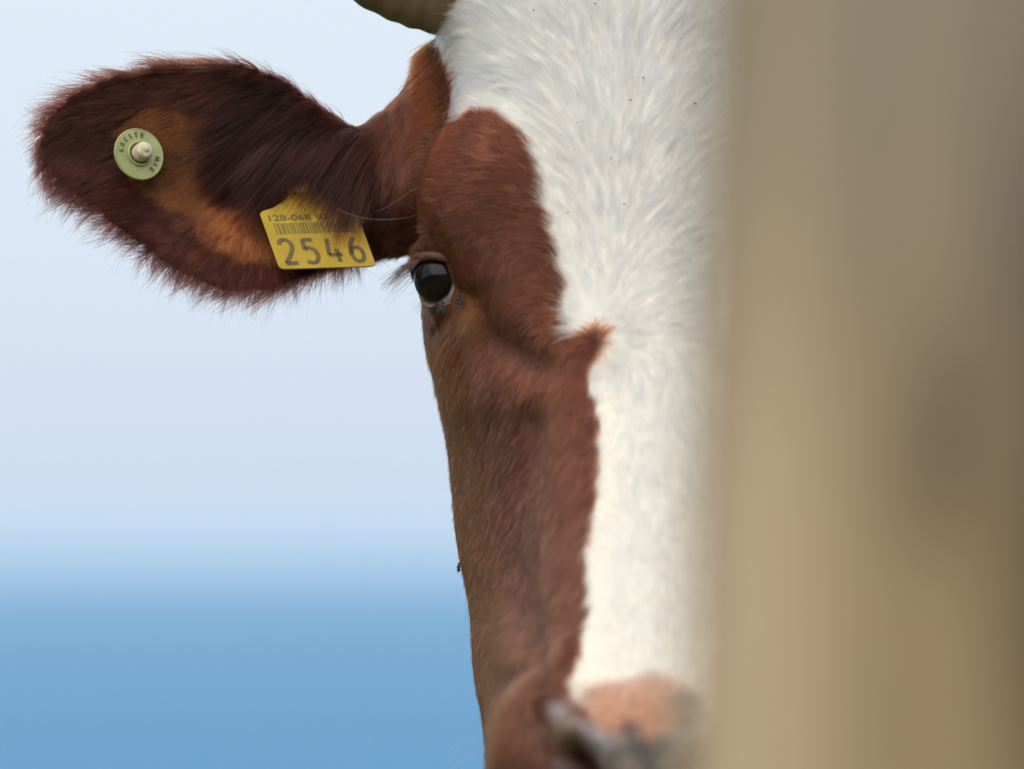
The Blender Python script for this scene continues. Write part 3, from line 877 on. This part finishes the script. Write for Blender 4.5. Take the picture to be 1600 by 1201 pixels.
K = 6
def strands(idx):
    s = np.linspace(0, 1, K)
    a = lift[idx][:, None] * (1 - 0.95 * s[None]) - 0.10 * s[None] * (L[idx] > .012)[:, None]
    step = L[idx][:, None] / (K - 1)
    dirs = T0[idx][:, None] * np.cos(a)[..., None] + nn[idx][:, None] * np.sin(a)[..., None]
    # gravity and a slow bend
    dirs = dirs + np.array([0, 0, -1.0]) * (np.clip(L[idx], 0, .04)[:, None] * 9 * s[None])[..., None]
    side = np.cross(nn[idx], T0[idx])
    bend = bend_[idx]
    dirs = norm(dirs + side[:, None] * (bend[:, None] * s[None])[..., None])
    pts = np.cumsum(dirs[:, :-1] * step[..., None], 1)
    return np.concatenate([np.zeros((len(idx), 1, 3)), pts], 1) + root[idx][:, None]
bend_ = rng.normal(0, 0.12, N) + 0.25 * fbm(root, 80, 91, 2)
allidx = np.arange(N)
pts = strands(allidx)
# clumps: hairs lean to the nearest guide
spacing = np.where(brown & ~ear, 0.0028, 0.0042)
gi = np.where(rng.random(N) < np.where(ear, 0.026, np.where(brown, 0.040, 0.034)))[0]
kd = KDTree(len(gi))
jr = root + rng.normal(0, 0.0006, root.shape)
for k, i in enumerate(gi): kd.insert(root[i], k)
kd.balance()
gidx = np.empty(N, np.int64)
find = kd.find
for i, p in enumerate(jr.tolist()):
    gidx[i] = find(p)[1]
gsel = gi[gidx]
ok = ((nn * nn[gsel]).sum(1) > 0.5) & (np.linalg.norm(root - root[gsel], axis=1) < 0.008)
gp = pts[gsel]
s = np.linspace(0, 1, K)
# stretch the guide to the hair's own length
rel_g = (gp - gp[:, :1]) * np.clip(L / L[gsel], 0.5, 1.5)[:, None, None] + gp[:, :1]
wc = (clump * ok * rng.uniform(0.6, 1.1, N))[:, None] * (s[None] ** 1.1)
pts = pts + (rel_g - pts) * np.clip(wc, 0, 0.95)[..., None]

# colours
tb = np.array([0.118, 0.029, 0.0135])
tint = np.where(brown[:, None], tb, np.array([0.975, 0.932, 0.85]))
var = np.exp(rng.normal(0, 0.20, N) + 0.22 * fbm(root, 120, 95, 2))
gv = np.exp(np.where(brown, 0.26, 0.15) * rng.normal(0, 1, N))[gsel]  # tone by clump; beige ones stand for shadow between white strands
tint = np.where(brown[:, None], tint * (var * gv)[:, None], 1 - (1 - tint) * np.clip(var * gv, .5, 2.2)[:, None])
# reddish rim and darker inside hair of the ear, ginger hair on the temple and lower cheek
earin = ear & ~bk
earw = np.where(rd > -20, 1 - sm(555, 645, fx + 16 * fbm(root, 60, 99)), 0)[:, None] * brown[:, None]
tint = tint * (1 - earw + earw * np.array([0.50, 0.53, 0.75]))
inw = (np.where(rd > -20, sm(320, 400, fx) * (1 - sm(555, 640, fx + 16 * fbm(root, 60, 99))) * (1 - sm(315, 350, ry)), 0) * ~bk)[:, None]
tint = tint * (1 - inw + inw * np.array([0.42, 0.40, 0.45]))
lowb = (np.exp(-((fx - 600) / 34) ** 2) * sm(230, 300, ry) * (rd > 0))[:, None] * brown[:, None]  # dark hair low on the ear base, with its shade put into the tint
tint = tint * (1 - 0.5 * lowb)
tint = np.where((earin & (fx < 250))[:, None], tint * np.array([0.78, 0.72, 0.74]), tint)
tint = np.where((orange & ear & (rng.random(N) < 0.6))[:, None], np.array([0.20, 0.07, 0.025]), tint)
ging = np.clip(np.exp(-((hx - 690) / 30) ** 2) * (1 - sm(170, 330, ry)) + 0.7 * (1 - sm(25, 85, hx - np.interp(ry, [480, 600, 700, 850, 1000, 1100, 1200], [663, 685, 702, 715, 737, 742, 750]))) * sm(500, 560, ry), 0, 1) * brown * ~ear
tint = tint * (1 - ging[:, None]) + ging[:, None] * np.array([0.185, 0.035, 0.006]) * var[:, None]
tanh_ = np.exp(-(((fx - 735) / 20) ** 2 + ((ry - 494) / 26) ** 2)) * brown * ~ear
tint = tint * (1 - tanh_[:, None]) + tanh_[:, None] * np.array([0.30, 0.10, 0.034])
# brownish parting high on the forehead and dirty tips
part = np.exp(-((rx - 985 - 6 * np.sin(ry / 30)) / 9) ** 2) * (1 - sm(70, 130, ry)) * 0.6
tint = np.where(brown[:, None], tint, tint * (1 - part[:, None] * np.array([0.35, 0.45, 0.6])))
yl = np.clip(np.exp(-((rx - 690) / 60) ** 2) * (1 - sm(60, 140, ry)), 0, 1) * 0.8
tint = np.where(brown[:, None], tint, tint * (1 - yl[:, None] * np.array([0.18, 0.22, 0.36])))
nosey = sm(1035, 1080, ry + 12 * fbm(root, 100, 15)) * (rd < -300) * 0.7
tint = np.where(brown[:, None], tint, tint * (1 - nosey[:, None] * np.array([0.15, 0.42, 0.60])))
streak = np.clip(fbm(root * np.array([1.6, 1, .55]), 110, 97, 2)[gsel] * 1.6 + 0.25 * rng.normal(0, 1, N)[gsel], 0, 1) * (0.5 + 0.5 * (1 - sm(150, 620, ry)))  # beige clumps: shadow between strands put into the white hair's tint
tint = np.where(brown[:, None], tint, tint * (1 - streak[:, None] * np.array([0.05, 0.12, 0.23])))
stn = np.clip(fbm(root, 16, 101, 3) * 1.3 + 0.15, 0, 1)[:, None]
tint = np.where(brown[:, None], tint, tint * (1 - stn * np.array([0.02, 0.06, 0.14])))
odd = (rng.random(N) < 0.012) & ~brown
tint = np.where(odd[:, None], np.array([0.45, 0.28, 0.16]), tint)

r0 = np.where(brown, 0.000095, 0.000092) * rng.uniform(0.75, 1.2, N)
r0 = np.where(ear & ((rim_t > .3) | (rim_b > .3)), r0 * .75, r0)
r0 = np.where(facing[ti] < -0.35, r0 * 1.8, r0)
r0 = np.where(rx > 1160, r0 * 1.6, r0)
taper = np.interp(s, [0, .5, 1], [1.0, 0.85, 0.18])
fur_m = hair_mat("fur", 0.36, 0.5)
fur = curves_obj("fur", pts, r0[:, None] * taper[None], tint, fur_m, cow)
print("hairs", N, "verts", NV)

# ------------------------------------------------------------------ eyes, lids, lashes
eye_m = mat("eyeball", (0.01, 0.008, 0.008), 0.04, 0.24)
t = eye_m.node_tree; b = t.nodes["Principled BSDF"]
b.inputs["IOR"].default_value = 1.5
at = t.nodes.new("ShaderNodeAttribute"); at.attribute_name = "coat"
t.links.new(at.outputs["Color"], b.inputs["Base Color"])
lid_m = noisy("lid_skin", (0.075, 0.032, 0.018), (0.135, 0.058, 0.034), scale=300, rough=0.55, spec=0.35, bump=0.3)
lidlow_m = noisy("lower_lid_skin", (0.20, 0.085, 0.06), (0.34, 0.17, 0.13), scale=260, rough=0.4, spec=0.5, bump=0.2)
lash_m = hair_mat("lash", 0.35, 0.5)
for i in (0, 1):
    g, up, med = eye_frame(i)
    nu, nv = 64, 48
    V, F = ellipsoid((0, 0, 0), (1, 1, 1), axes=np.stack([med, up, g]), nu=nu, nv=nv)
    V = norm(np.array(V)); th = np.degrees(np.arccos(np.clip(V @ g, -1, 1)))
    # horizontally long cornea bulging a little
    hor = np.abs(V @ med) / np.maximum(np.sin(np.radians(th)), 1e-4)
    lim = 50 + 8 * hor ** 2
    iris = 1 - sm(lim - 2.5, lim + 1.0, th)
    rad = EYE_R * (1 + 0.07 * (1 - sm(20, 58, th)))
    W = V * rad[:, None] + EYE_C[i]
    pup = 1 - sm(16, 24, np.hypot((V @ up) * 90, (V @ med) * 42))
    cl = (1 - iris)[:, None] * np.array([0.62, 0.59, 0.62]) + iris[:, None] * (np.array([0.012, 0.008, 0.007]) * (1 - pup[:, None]) + pup[:, None] * 0.004)
    pk = sm(60, 84, th)[:, None] * (V @ med > 0)[:, None]
    cl = cl * (1 - 0.7 * pk) + 0.7 * pk * np.array([0.42, 0.20, 0.17])
    eo = mesh_obj("eyeball", W, F, eye_m); keep_parent(eo, cow)
    a_ = eo.data.attributes.new("coat", 'FLOAT_COLOR', 'POINT')
    a_.data.foreach_set("color", np.concatenate([cl, np.ones((len(cl), 1))], 1).astype(np.float32).ravel())
    def edge(phi, r):
        th = np.radians(opening(phi))
        d_ = g[None] * np.cos(th)[:, None] + (med[None] * np.cos(phi)[:, None] + up[None] * np.sin(phi)[:, None]) * np.sin(th)[:, None]
        return EYE_C[i] + d_ * r[:, None] if np.ndim(r) else EYE_C[i] + d_ * r
    fuzz = []
    def lid(phi0, phi1, r, tr, name, m, fold=False):
        phi = np.linspace(phi0, phi1, 48); e_ = np.sin(np.linspace(0, math.pi, 48))
        path = edge(phi, EYE_R * (r[0] + (r[1] - r[0]) * e_))
        for _ in range(4): path[1:-1] = path[1:-1] * .5 + (path[2:] + path[:-2]) * .25
        radv = EYE_R * (tr[0] + (tr[1] - tr[0]) * e_ ** .45)
        V, F = tube(path, radv, 14, up=tuple(g))
        if fold:
            phf = np.linspace(R_(-2), R_(180), 48); ef = np.sin(np.linspace(0, math.pi, 48)) ** .5
            thf = np.radians(opening(phf) + 25)
            dv = g[None] * np.cos(thf)[:, None] + (med[None] * np.cos(phf)[:, None] + up[None] * np.sin(phf)[:, None]) * np.sin(thf)[:, None]
            pf = EYE_C[i] + dv * (EYE_R * (1.17 + .07 * ef))[:, None]
            for _ in range(4): pf[1:-1] = pf[1:-1] * .5 + (pf[2:] + pf[:-2]) * .25
            V, F = join((V, F), tube(pf, EYE_R * (.06 + .20 * ef), 16, up=tuple(g)))
            for (pp, tr_) in ((pf, .06 + .20 * ef), (path, radv / EYE_R)):
                nf = 1300
                ii = rng.integers(1, 47, nf); aa = rng.uniform(0, 2 * math.pi, nf)
                tg = norm(np.gradient(pp, axis=0))[ii]; sd1 = norm(np.cross(tg, g[None])); sd2 = np.cross(sd1, tg)
                nn_ = sd1 * np.cos(aa)[:, None] + sd2 * np.sin(aa)[:, None]
                base_ = pp[ii] + (pp[np.minimum(ii + 1, 47)] - pp[ii]) * rng.random(nf)[:, None] + nn_ * (EYE_R * np.asarray(tr_)[ii])[:, None] * .97
                okf = (nn_ @ g) > 0.25
                if pp is path: okf &= (nn_ @ up) > 0.1
                dir_ = norm(-med[None] * 0.9 - up[None] * 0.35 + nn_ * 0.30 + rng.normal(0, .15, (nf, 3)))
                fuzz.append((base_[okf], dir_[okf]))
        keep_parent(mesh_obj(name, V, F, m), cow)
        return path, phi
    R_ = math.radians
    pu, phu = lid(R_(-8), R_(188), (1.06, 1.19), (0.05, 0.15), "upper_eyelid", lid_m, True)
    lid(R_(200), R_(350), (1.03, 1.05), (0.03, 0.06), "lower_eyelid", lidlow_m)
    # lashes: long on the outer part of the upper lid
    nl = 120
    ph = np.radians(rng.uniform(75, 185, nl))
    base = edge(ph, np.full(nl, EYE_R * 1.20))
    outd = norm((base - EYE_C[i]) + 0.0)
    th_ = norm(np.cross(np.cross(outd, up[None]), outd))
    ll = rng.uniform(0.010, 0.022, nl) * (0.5 + 0.5 * sm(80, 150, np.degrees(ph)))
    dr0 = norm(g[None] * 0.55 - med[None] * (0.75 + rng.normal(0, .16, nl))[:, None] + up[None] * (-0.45 + rng.normal(0, .16, nl))[:, None])
    s6 = np.linspace(0, 1, 6)
    lp = base[:, None] + dr0[:, None] * (ll[:, None] * s6)[..., None] + up[None, None] * (-0.25 * ll[:, None] * s6 ** 2)[..., None]
    # clump in pairs
    lp[1::2, 1:] = lp[1::2, 1:] + (lp[0::2, 1:] - lp[1::2, 1:]) * 0.35
    nb = 26
    ph2 = np.radians(rng.uniform(195, 300, nb))
    base2 = edge(ph2, np.full(nb, EYE_R * 1.12))
    dr2 = norm(g[None] * 0.5 - med[None] * (0.7 + rng.normal(0, .2, nb))[:, None] + up[None] * (-0.55 + rng.normal(0, .2, nb))[:, None])
    l2 = rng.uniform(0.005, 0.010, nb)
    lp2 = base2[:, None] + dr2[:, None] * (l2[:, None] * s6)[..., None]
    ap = np.concatenate([lp, lp2]); rr_ = np.concatenate([np.full(nl, .00014), np.full(nb, .00005)])
    tt = np.concatenate([np.tile([0.09, 0.05, 0.045], (nl, 1)), np.tile([0.10, 0.05, 0.035], (nb, 1))])
    fb = np.concatenate([f[0] for f in fuzz]); fd = np.concatenate([f[1] for f in fuzz])
    lf = rng.uniform(.0018, .0036, len(fb))
    lp3 = fb[:, None] + fd[:, None] * (lf[:, None] * s6)[..., None]
    ap = np.concatenate([ap, lp3]); rr_ = np.concatenate([rr_, np.full(len(fb), .00008)])
    tt = np.concatenate([tt, np.array([0.125, 0.046, 0.029]) * np.exp(rng.normal(0, .25, (len(fb), 1)))])
    curves_obj("eyelashes", ap, rr_[:, None] * np.interp(s6, [0, 1], [1, .3])[None], tt, lash_m, cow)

# long whiskers over the eye and by the nose
wl_ = []
for pts_px in ([(655, 335, -10), (630, 341, -40), (590, 343, -60), (555, 338, -65), (525, 326, -60)],
               [(658, 290, 0), (640, 300, -25), (620, 314, -45), (600, 326, -55), (585, 332, -55)],
               [(652, 330, 0), (640, 322, -20), (628, 316, -30), (618, 306, -35), (622, 300, -38)],
               [(760, 1150, -200), (740, 1152, -215), (720, 1158, -225), (705, 1170, -230), (700, 1180, -232)],
               [(762, 1175, -210), (745, 1178, -225), (725, 1186, -232), (708, 1200, -238), (700, 1215, -240)],
               [(745, 905, 0), (738, 920, -6), (732, 938, -8), (728, 955, -8), (727, 968, -6)]):
    q = np.array(pts_px, float)
    q = spline(np.arange(5), q, np.linspace(0, 4, 14))
    wl_.append(P(q[:, 0], q[:, 1], q[:, 2]))
wl_ = np.array(wl_)
curves_obj("whiskers", wl_, np.full((len(wl_), 14), .00013) * np.linspace(1, .45, 14)[None], np.tile([0.42, 0.2, 0.11], (len(wl_), 1)), lash_m, cow)

# ------------------------------------------------------------------ horns
horn_m = noisy("horn", (0.095, 0.060, 0.030), (0.19, 0.125, 0.068), scale=26, rough=0.5, spec=0.35, bump=0.5, stretch=(0.6, 1, 1), bscale=60)
for i in (0, 1):
    q = np.array([(750, 0, 110, 70), (676, -14, 104, 66), (636, -25, 98, 64), (586, -48, 90, 61), (540, -84, 78, 55), (505, -135, 60, 46), (495, -200, 35, 34), (490, -260, 10, 20), (497, -300, -5, 4)], float)
    q = spline(np.arange(len(q)), q, np.linspace(0, len(q) - 1, 70))
    X = 2 * MID - q[:, 0] if i else q[:, 0]
    path = P(X, q[:, 1], q[:, 2])
    rr_ = q[:, 3] * S * (1 + 0.018 * np.sin(np.arange(70) * 1.1) * (np.arange(70) < 34))
    V, F = tube(path, rr_, 32, up=(0, 1, 0))
    keep_parent(mesh_obj("horn", V, F, horn_m), cow)

# specks of dust and chaff caught in the white hair: too many to tell apart
speck_m = noisy("chaff", (0.07, 0.045, 0.03), (0.16, 0.10, 0.06), scale=200, rough=0.8)
parts = []
spots = [(975, 322), (888, 335), (902, 195), (1005, 125), (836, 20), (930, 10), (985, 160), (925, 235), (858, 392), (1085, 165), (955, 250)]
for (sx, sy) in spots:
    p_, n_ = surf(sx, sy)
    if p_ is None: continue
    a = rng.uniform(0, 6.28); sz = rng.uniform(.0003, .0006)
    t1 = norm(np.cross(n_, [math.cos(a), 0.2, math.sin(a)])); t2 = np.cross(n_, t1)
    parts.append(ellipsoid(p_ + n_ * 0.0032, (sz * rng.uniform(1.2, 2.4), sz, sz * .6), axes=np.stack([t1, t2, n_]), nu=8, nv=6))
sp_o = mesh_obj("chaff", *join(*parts), speck_m); keep_parent(sp_o, cow); sp_o["kind"] = "stuff"

# ------------------------------------------------------------------ yellow flag tag
def extrude(poly, th, frame, bev=0.0):
    """poly (n,2) in tag plane; frame(u, v, w) -> world; rounded edge by three rings"""
    poly = np.asarray(poly, float); n = len(poly)
    c = poly.mean(0)
    rings = []
    for ins, w in ((bev, 0), (0, bev), (0, th - bev), (bev, th)):
        q = poly - norm(poly - c) * ins
        rings.append(np.array([frame(a, b_, w) for a, b_ in q]))
    V = np.concatenate(rings).tolist()
    F = ring_faces(n, 4)
    F.append(tuple(reversed(range(n)))); F.append(tuple(range(3 * n, 4 * n)))
    return V, F

def round_poly(pts, rad, seg=6):
    out = []
    pts = np.asarray(pts, float); n = len(pts)
    rad = np.broadcast_to(rad, (n,))
    for i in range(n):
        p0, p1, p2 = pts[i - 1], pts[i], pts[(i + 1) % n]
        a = p1 + norm(p0 - p1) * rad[i]; b_ = p1 + norm(p2 - p1) * rad[i]
        for t_ in np.linspace(0, 1, seg):
            out.append((1 - t_) ** 2 * a + 2 * t_ * (1 - t_) * p1 + t_ ** 2 * b_)
    return np.array(out)

def ribbon(path, w, frame, h0, h1):
    """a flat printed stroke"""
    q = np.asarray(path, float); n = len(q)
    t_ = norm(np.gradient(q, axis=0)); nrm2 = np.stack([-t_[:, 1], t_[:, 0]], -1)
    V = []
    for h in (h0, h1):
        for sgn in (-1, 1):
            V += [frame(*(q[k] + nrm2[k] * sgn * w / 2), h) for k in range(n)]
    F = []
    for k in range(n - 1):
        for a, b_ in ((2 * n, 3 * n), (n, 0), (0, 2 * n), (3 * n, n)):
            F.append((a + k, a + k + 1, b_ + k + 1, b_ + k))
    for k in (0, n - 1):
        F.append((k, n + k, 3 * n + k, 2 * n + k))
    return V, F

def arc(cx, cy, rx_, ry_, a0, a1, n=14):
    a = np.radians(np.linspace(a0, a1, n))
    return np.stack([cx + rx_ * np.cos(a), cy - ry_ * np.sin(a)], -1)

# the tag hangs in front of the ear's lower half; local axes: u along its lower edge, v up the tag
TAG_O = P(437, 422, 22)
TAG_U = P(588, 417, 26) - TAG_O
TAG_Vv = P(405, 333, 58) - TAG_O
tag_n = norm(np.cross(TAG_Vv, TAG_U))
if tag_n[1] > 0: tag_n = -tag_n
def tagf(u, v, w):
    # u, v in 0..1 ; slight bow of the plastic
    bow = 0.0
    return TAG_O + TAG_U * u + TAG_Vv * v + tag_n * (w + bow)
yel = noisy("yellow_plastic", (0.37, 0.235, 0.006), (0.50, 0.33, 0.008), scale=45, rough=0.45, spec=0.28, bump=0.08)
ink = noisy("tag_ink", (0.10, 0.075, 0.022), (0.155, 0.115, 0.03), scale=400, rough=0.6, spec=0.3)
rubber = noisy("stud_plastic", (0.45, 0.31, 0.03), (0.52, 0.38, 0.04), scale=100, rough=0.5)
tagT = empty("ear_tag", tuple(TAG_O))
tag(tagT, "yellow flag ear tag numbered 2546 hanging in the cow's ear", "ear tag")
outline = [(0, 0), (1, 0), (1.0, 0.96), (0.86, 1.06), (0.70, 1.24), (0.66, 1.55), (0.40, 1.55), (0.36, 1.24), (0.16, 1.06), (0, 1.0)]
outline = round_poly(outline, [.07, .07, .06, .08, .08, .1, .1, .08, .08, .06])
V, F = extrude(outline, 0.0014, tagf, 0.00025)
pn = mesh_obj("tag_panel", V, F, yel, smooth=False); keep_parent(pn, tagT)
hh0, hh1 = 0.0012, 0.00152
dg_ = []
# figures as written: 2 5 4 6 (the four is open at the top)
def fig(polys, u0, w=.16, v0=.09, v1=.50, th=.030):
    for pl in polys:
        q = np.asarray(pl, float)
        q = spline(np.arange(len(q)), q, np.linspace(0, len(q) - 1, max(2, (len(q) - 1) * 3 + 1))) if len(q) > 4 else q
        q = np.stack([u0 + q[:, 0] * w, v0 + q[:, 1] * (v1 - v0)], -1)
        # measure in metres so the stroke keeps its width
        LU, LV = np.linalg.norm(TAG_U), np.linalg.norm(TAG_Vv)
        fr = lambda a, b_, h: tagf(a / LU, b_ / LV, h)
        dg_.append(ribbon(q * np.array([LU, LV]), 0.0026, fr, hh0, hh1))
fig([[(0.02, .80), (.06, .92), (.2, .99), (.45, 1.0), (.68, .93), (.78, .78), (.74, .60), (.55, .40), (.28, .18), (.05, .02)], [(.02, .012), (.82, .012)]], .085)
fig([[(.78, .98), (.12, .98)], [(.13, .99), (.10, .56)], [(.10, .57), (.28, .63), (.5, .62), (.70, .53), (.80, .36), (.76, .18), (.6, .05), (.38, .0), (.16, .02), (.02, .08)]], .315)
fig([[(.22, 1.0), (.04, .30)], [(.03, .31), (.92, .31)], [(.62, .55), (.60, .0)]], .555)
fig([[(.55, 1.02), (.30, .80), (.12, .55), (.08, .30), (.20, .08), (.45, .0), (.70, .06), (.84, .26), (.80, .46), (.62, .58), (.38, .58), (.18, .48), (.09, .32)]], .78)
keep_parent(mesh_obj("printed_number", *join(*dg_), ink, smooth=False), tagT)
# barcode
bars = []
u = 0.10
r2 = random.Random(4)
while u < 0.90:
    w_ = r2.choice([.006, .006, .011, .017]); gap = r2.choice([.007, .010, .014])
    c4 = [(u, .60), (u + w_, .60), (u + w_, .79), (u, .79)]
    V = [tagf(a, b_, hh0) for a, b_ in c4] + [tagf(a, b_, hh1) for a, b_ in c4]
    bars.append((V, [(0, 1, 2, 3), (4, 5, 6, 7), (0, 1, 5, 4), (1, 2, 6, 5), (2, 3, 7, 6), (3, 0, 4, 7)]))
    u += w_ + gap
keep_parent(mesh_obj("barcode", *join(*bars), ink, smooth=False), tagT)

def text_mesh(s_, size):
    cu = bpy.data.curves.new("t", 'FONT'); cu.body = s_; cu.size = size; cu.extrude = 0.0; cu.resolution_u = 3
    cu.offset = size * 0.02
    o = bpy.data.objects.new("t", cu); COL.objects.link(o)
    dg = bpy.context.evaluated_depsgraph_get()
    m_ = bpy.data.meshes.new_from_object(o.evaluated_get(dg))
    bpy.data.objects.remove(o)
    V = np.array([v.co[:] for v in m_.vertices]); F = [tuple(p.vertices) for p in m_.polygons]
    bpy.data.meshes.remove(m_)
    return V, F
V, F = text_mesh("128-068", 1.0)
w_ = V[:, 0].max()
V = [tagf(.05 + a / w_ * .46, .835 + b_ * .15, hh1) for a, b_, _ in V]
V2, F2 = text_mesh("02", 1.0)
w2 = V2[:, 0].max()
V2 = [tagf(.56 + a / w2 * .14, .835 + b_ * .15, hh1) for a, b_, _ in V2]
keep_parent(mesh_obj("printed_code", *join((V, F), (V2, F2)), ink, smooth=False), tagT)
# stud through the ear
c0 = np.array(tagf(.53, 1.42, .0014)); c1 = np.array(tagf(.53, 1.42, -0.022))
V, F = tube([c0 + tag_n * .002, c0 + tag_n * .0018, c0, c0, c1], [.003, .005, .0055, .003, .003], 20, up=tuple(norm(TAG_U)))
keep_parent(mesh_obj("stud", V, F, rubber), tagT)

# ------------------------------------------------------------------ round button tag
bp_, bn_ = surf(217, 241)
axis = norm(np.array([0.46, -0.86, 0.22]))
bc = np.array(P(217, 241, unP(bp_)[2] - 30))
upv = norm(np.array([0.35, 0.1, 1.0]) - axis * np.dot([0.35, 0.1, 1.0], axis)); rgt = np.cross(upv, axis) * -1
if rgt[0] < 0: rgt = -rgt
# the disc is a little longer along its down-right axis
def lathe(profile, n=48):
    V, F = [], []
    a = np.linspace(0, 2 * math.pi, n, endpoint=False)
    for r, h in profile:
        V += [(bc + axis * h + (rgt * math.cos(x) + upv * math.sin(x)) * r) for x in a]
    F = ring_faces(n, len(profile))
    F.append(tuple(reversed(range(n)))); F.append(tuple(range((len(profile) - 1) * n, len(profile) * n)))
    return V, F
green = noisy("green_plastic", (0.27, 0.31, 0.12), (0.43, 0.43, 0.20), scale=80, rough=0.5, spec=0.4, bump=0.15)
ivory = noisy("ivory_plastic", (0.55, 0.44, 0.26), (0.74, 0.68, 0.54), scale=230, rough=0.5, spec=0.4, bump=0.25)
grime = noisy("grime", (0.10, 0.06, 0.03), (0.22, 0.14, 0.07), scale=300, rough=0.9)
bt = empty("ear_tag", tuple(bc))
tag(bt, "round pale green button tag with an ivory pin on the ear tip", "ear tag")
Rb = 42.0 * S
V, F = lathe([(Rb * .96, -.0012), (Rb, -.0008), (Rb, .0002), (Rb * .97, .0006), (Rb * .93, .00045), (Rb * .50, .0004), (Rb * .49, .0016), (Rb * .45, .0021), (Rb * .41, .0018), (Rb * .40, .0002)])
dk = mesh_obj("button_disc", V, F, green, smooth=False); keep_parent(dk, bt)
V, F = lathe([(Rb * .40, .0006), (Rb * .36, .0009), (Rb * .33, .0006)], 32)
keep_parent(mesh_obj("grime_ring", V, F, grime, smooth=False), bt)
V, F = lathe([(Rb * .33, -.002), (Rb * .34, .0036), (Rb * .335, .0066), (Rb * .32, .0088), (Rb * .28, .0100), (Rb * .20, .0105), (Rb * .10, .0107), (Rb * .09, .0116), (Rb * .04, .0118)], 32)
pin = mesh_obj("pin", V, F, ivory); keep_parent(pin, bt)
V, F = lathe([(Rb * .13, -.0012), (Rb * .13, -.012)], 16)
keep_parent(mesh_obj("shank", V, F, green), bt)
# raised code round the rim, tops outward
lt = []
for chars, a0, step in (("9035583"[::1], 190, -22), ("BVM", -38, 0)):
    pass
def rimtext(s_, a_mid, dirn, size, inward):
    n_ = len(s_)
    for k, ch in enumerate(s_):
        a = math.radians(a_mid + dirn * (k - (n_ - 1) / 2) * 19)
        V, F = text_mesh(ch, size)
        V[:, 0] -= (V[:, 0].max() + V[:, 0].min()) / 2; V[:, 1] -= size * .35
        rad_ = rgt * math.cos(a) + upv * math.sin(a); tan_ = -rgt * math.sin(a) + upv * math.cos(a)
        if inward: ydir, xdir = -rad_, tan_
        else: ydir, xdir = rad_, -tan_
        lt.append(([bc + axis * .00068 + rad_ * Rb * .735 + xdir * a_ + ydir * b_ for a_, b_, _ in V], F))
rimtext("8553", 125, 1, .0042, True)
rimtext("09", 182, 1, .0042, True)
rimtext("BVM", -12, 1, .0042, True)
bink = mat("button_ink", (0.07, 0.085, 0.05), 0.6, 0.3)
keep_parent(mesh_obj("printed_code", *join(*lt), bink, smooth=False), bt)

# ------------------------------------------------------------------ flies
fly_b = noisy("fly_body", (0.012, 0.012, 0.013), (0.05, 0.045, 0.04), scale=900, rough=0.45, spec=0.5)
fly_w = mat("fly_wing", (0.055, 0.05, 0.045), 0.6, 0.08, **{"Alpha": 0.75})
def fly(pos, n, fwd, scale, label):
    n = norm(np.asarray(n, float)); fwd = norm(np.asarray(fwd, float) - n * np.dot(fwd, n)); sd_ = np.cross(n, fwd)
    A = np.stack([fwd, sd_, n])
    e = empty("fly", tuple(pos)); tag(e, label, "fly", "flies on the cow's face")
    w = lambda x, y, z: np.asarray(pos) + (np.array([x, y, z]) * scale) @ A
    parts = [ellipsoid(w(.0, 0, .0012), np.array([.0013, .0010, .0010]) * scale, A, 12, 8),
             ellipsoid(w(-.0020, 0, .0011), np.array([.0016, .0010, .0009]) * scale, A, 12, 8),
             ellipsoid(w(.0017, 0, .0011), np.array([.0007, .0009, .0008]) * scale, A, 12, 8)]
    for s_ in (-1, 1):
        for k, x in enumerate((.0009, .0, -.0009)):
            parts.append(tube([w(x, s_ * .0006, .0008), w(x * 1.8, s_ * .0020, .0016), w(x * 2.6, s_ * .0030, .0002)], [.00013 * scale, .0001 * scale, .00006 * scale], 6, up=tuple(n + 0.01)))
    keep_parent(mesh_obj("body", *join(*parts), fly_b), e)
    for s_ in (-1, 1):
        c = []
        for k in range(14):
            a = 2 * math.pi * k / 14
            c.append((-.0020 + .0024 * math.cos(a), s_ * (.0010 + .0009 * math.sin(a) + .00025 * (1 - math.cos(a)))))
        V = [w(x, y, .0022 - .12 * abs(x)) for x, y in c] + [w(x, y, .00226 - .12 * abs(x)) for x, y in c]
        F = [tuple(range(14)), tuple(reversed(range(14, 28)))] + [(k, (k + 1) % 14, 14 + (k + 1) % 14, 14 + k) for k in range(14)]
        keep_parent(mesh_obj("wing", V, F, fly_w, smooth=False), e)
    return e
for (fx0, fy0, fw, sc_, lb) in ((679, 479, (0.45, 0, 1) , 1.15, "left one of the two flies side by side under the eye"),
                               (691, 478, (0.15, 0, 1), 1.15, "right one of the two flies side by side under the eye"),
                               (718, 467, (-.25, 0, 1), 1.1, "fly sitting in the inner corner of the eye"),
                               (722, 884, (0.0, 0, 1), .95, "small dark fly on the edge of the cheek far below the eye")):
    p_, n_ = surf(fx0, fy0)
    k_ = fx0
    while p_ is None and k_ < fx0 + 40:
        k_ += 1; p_, n_ = surf(k_, fy0)
    off = 0.0 if fy0 < 600 else 0.0008
    if fy0 < 600: p_ = p_ + norm(np.array(CAMP) - p_) * 0.0055; n_ = norm(n_ + np.array([0, -0.8, 0]))
    if fy0 > 600: n_ = norm(np.array([-1, -0.25, 0.0]))
    fly(p_ + n_ * off, n_, fw, sc_, lb)
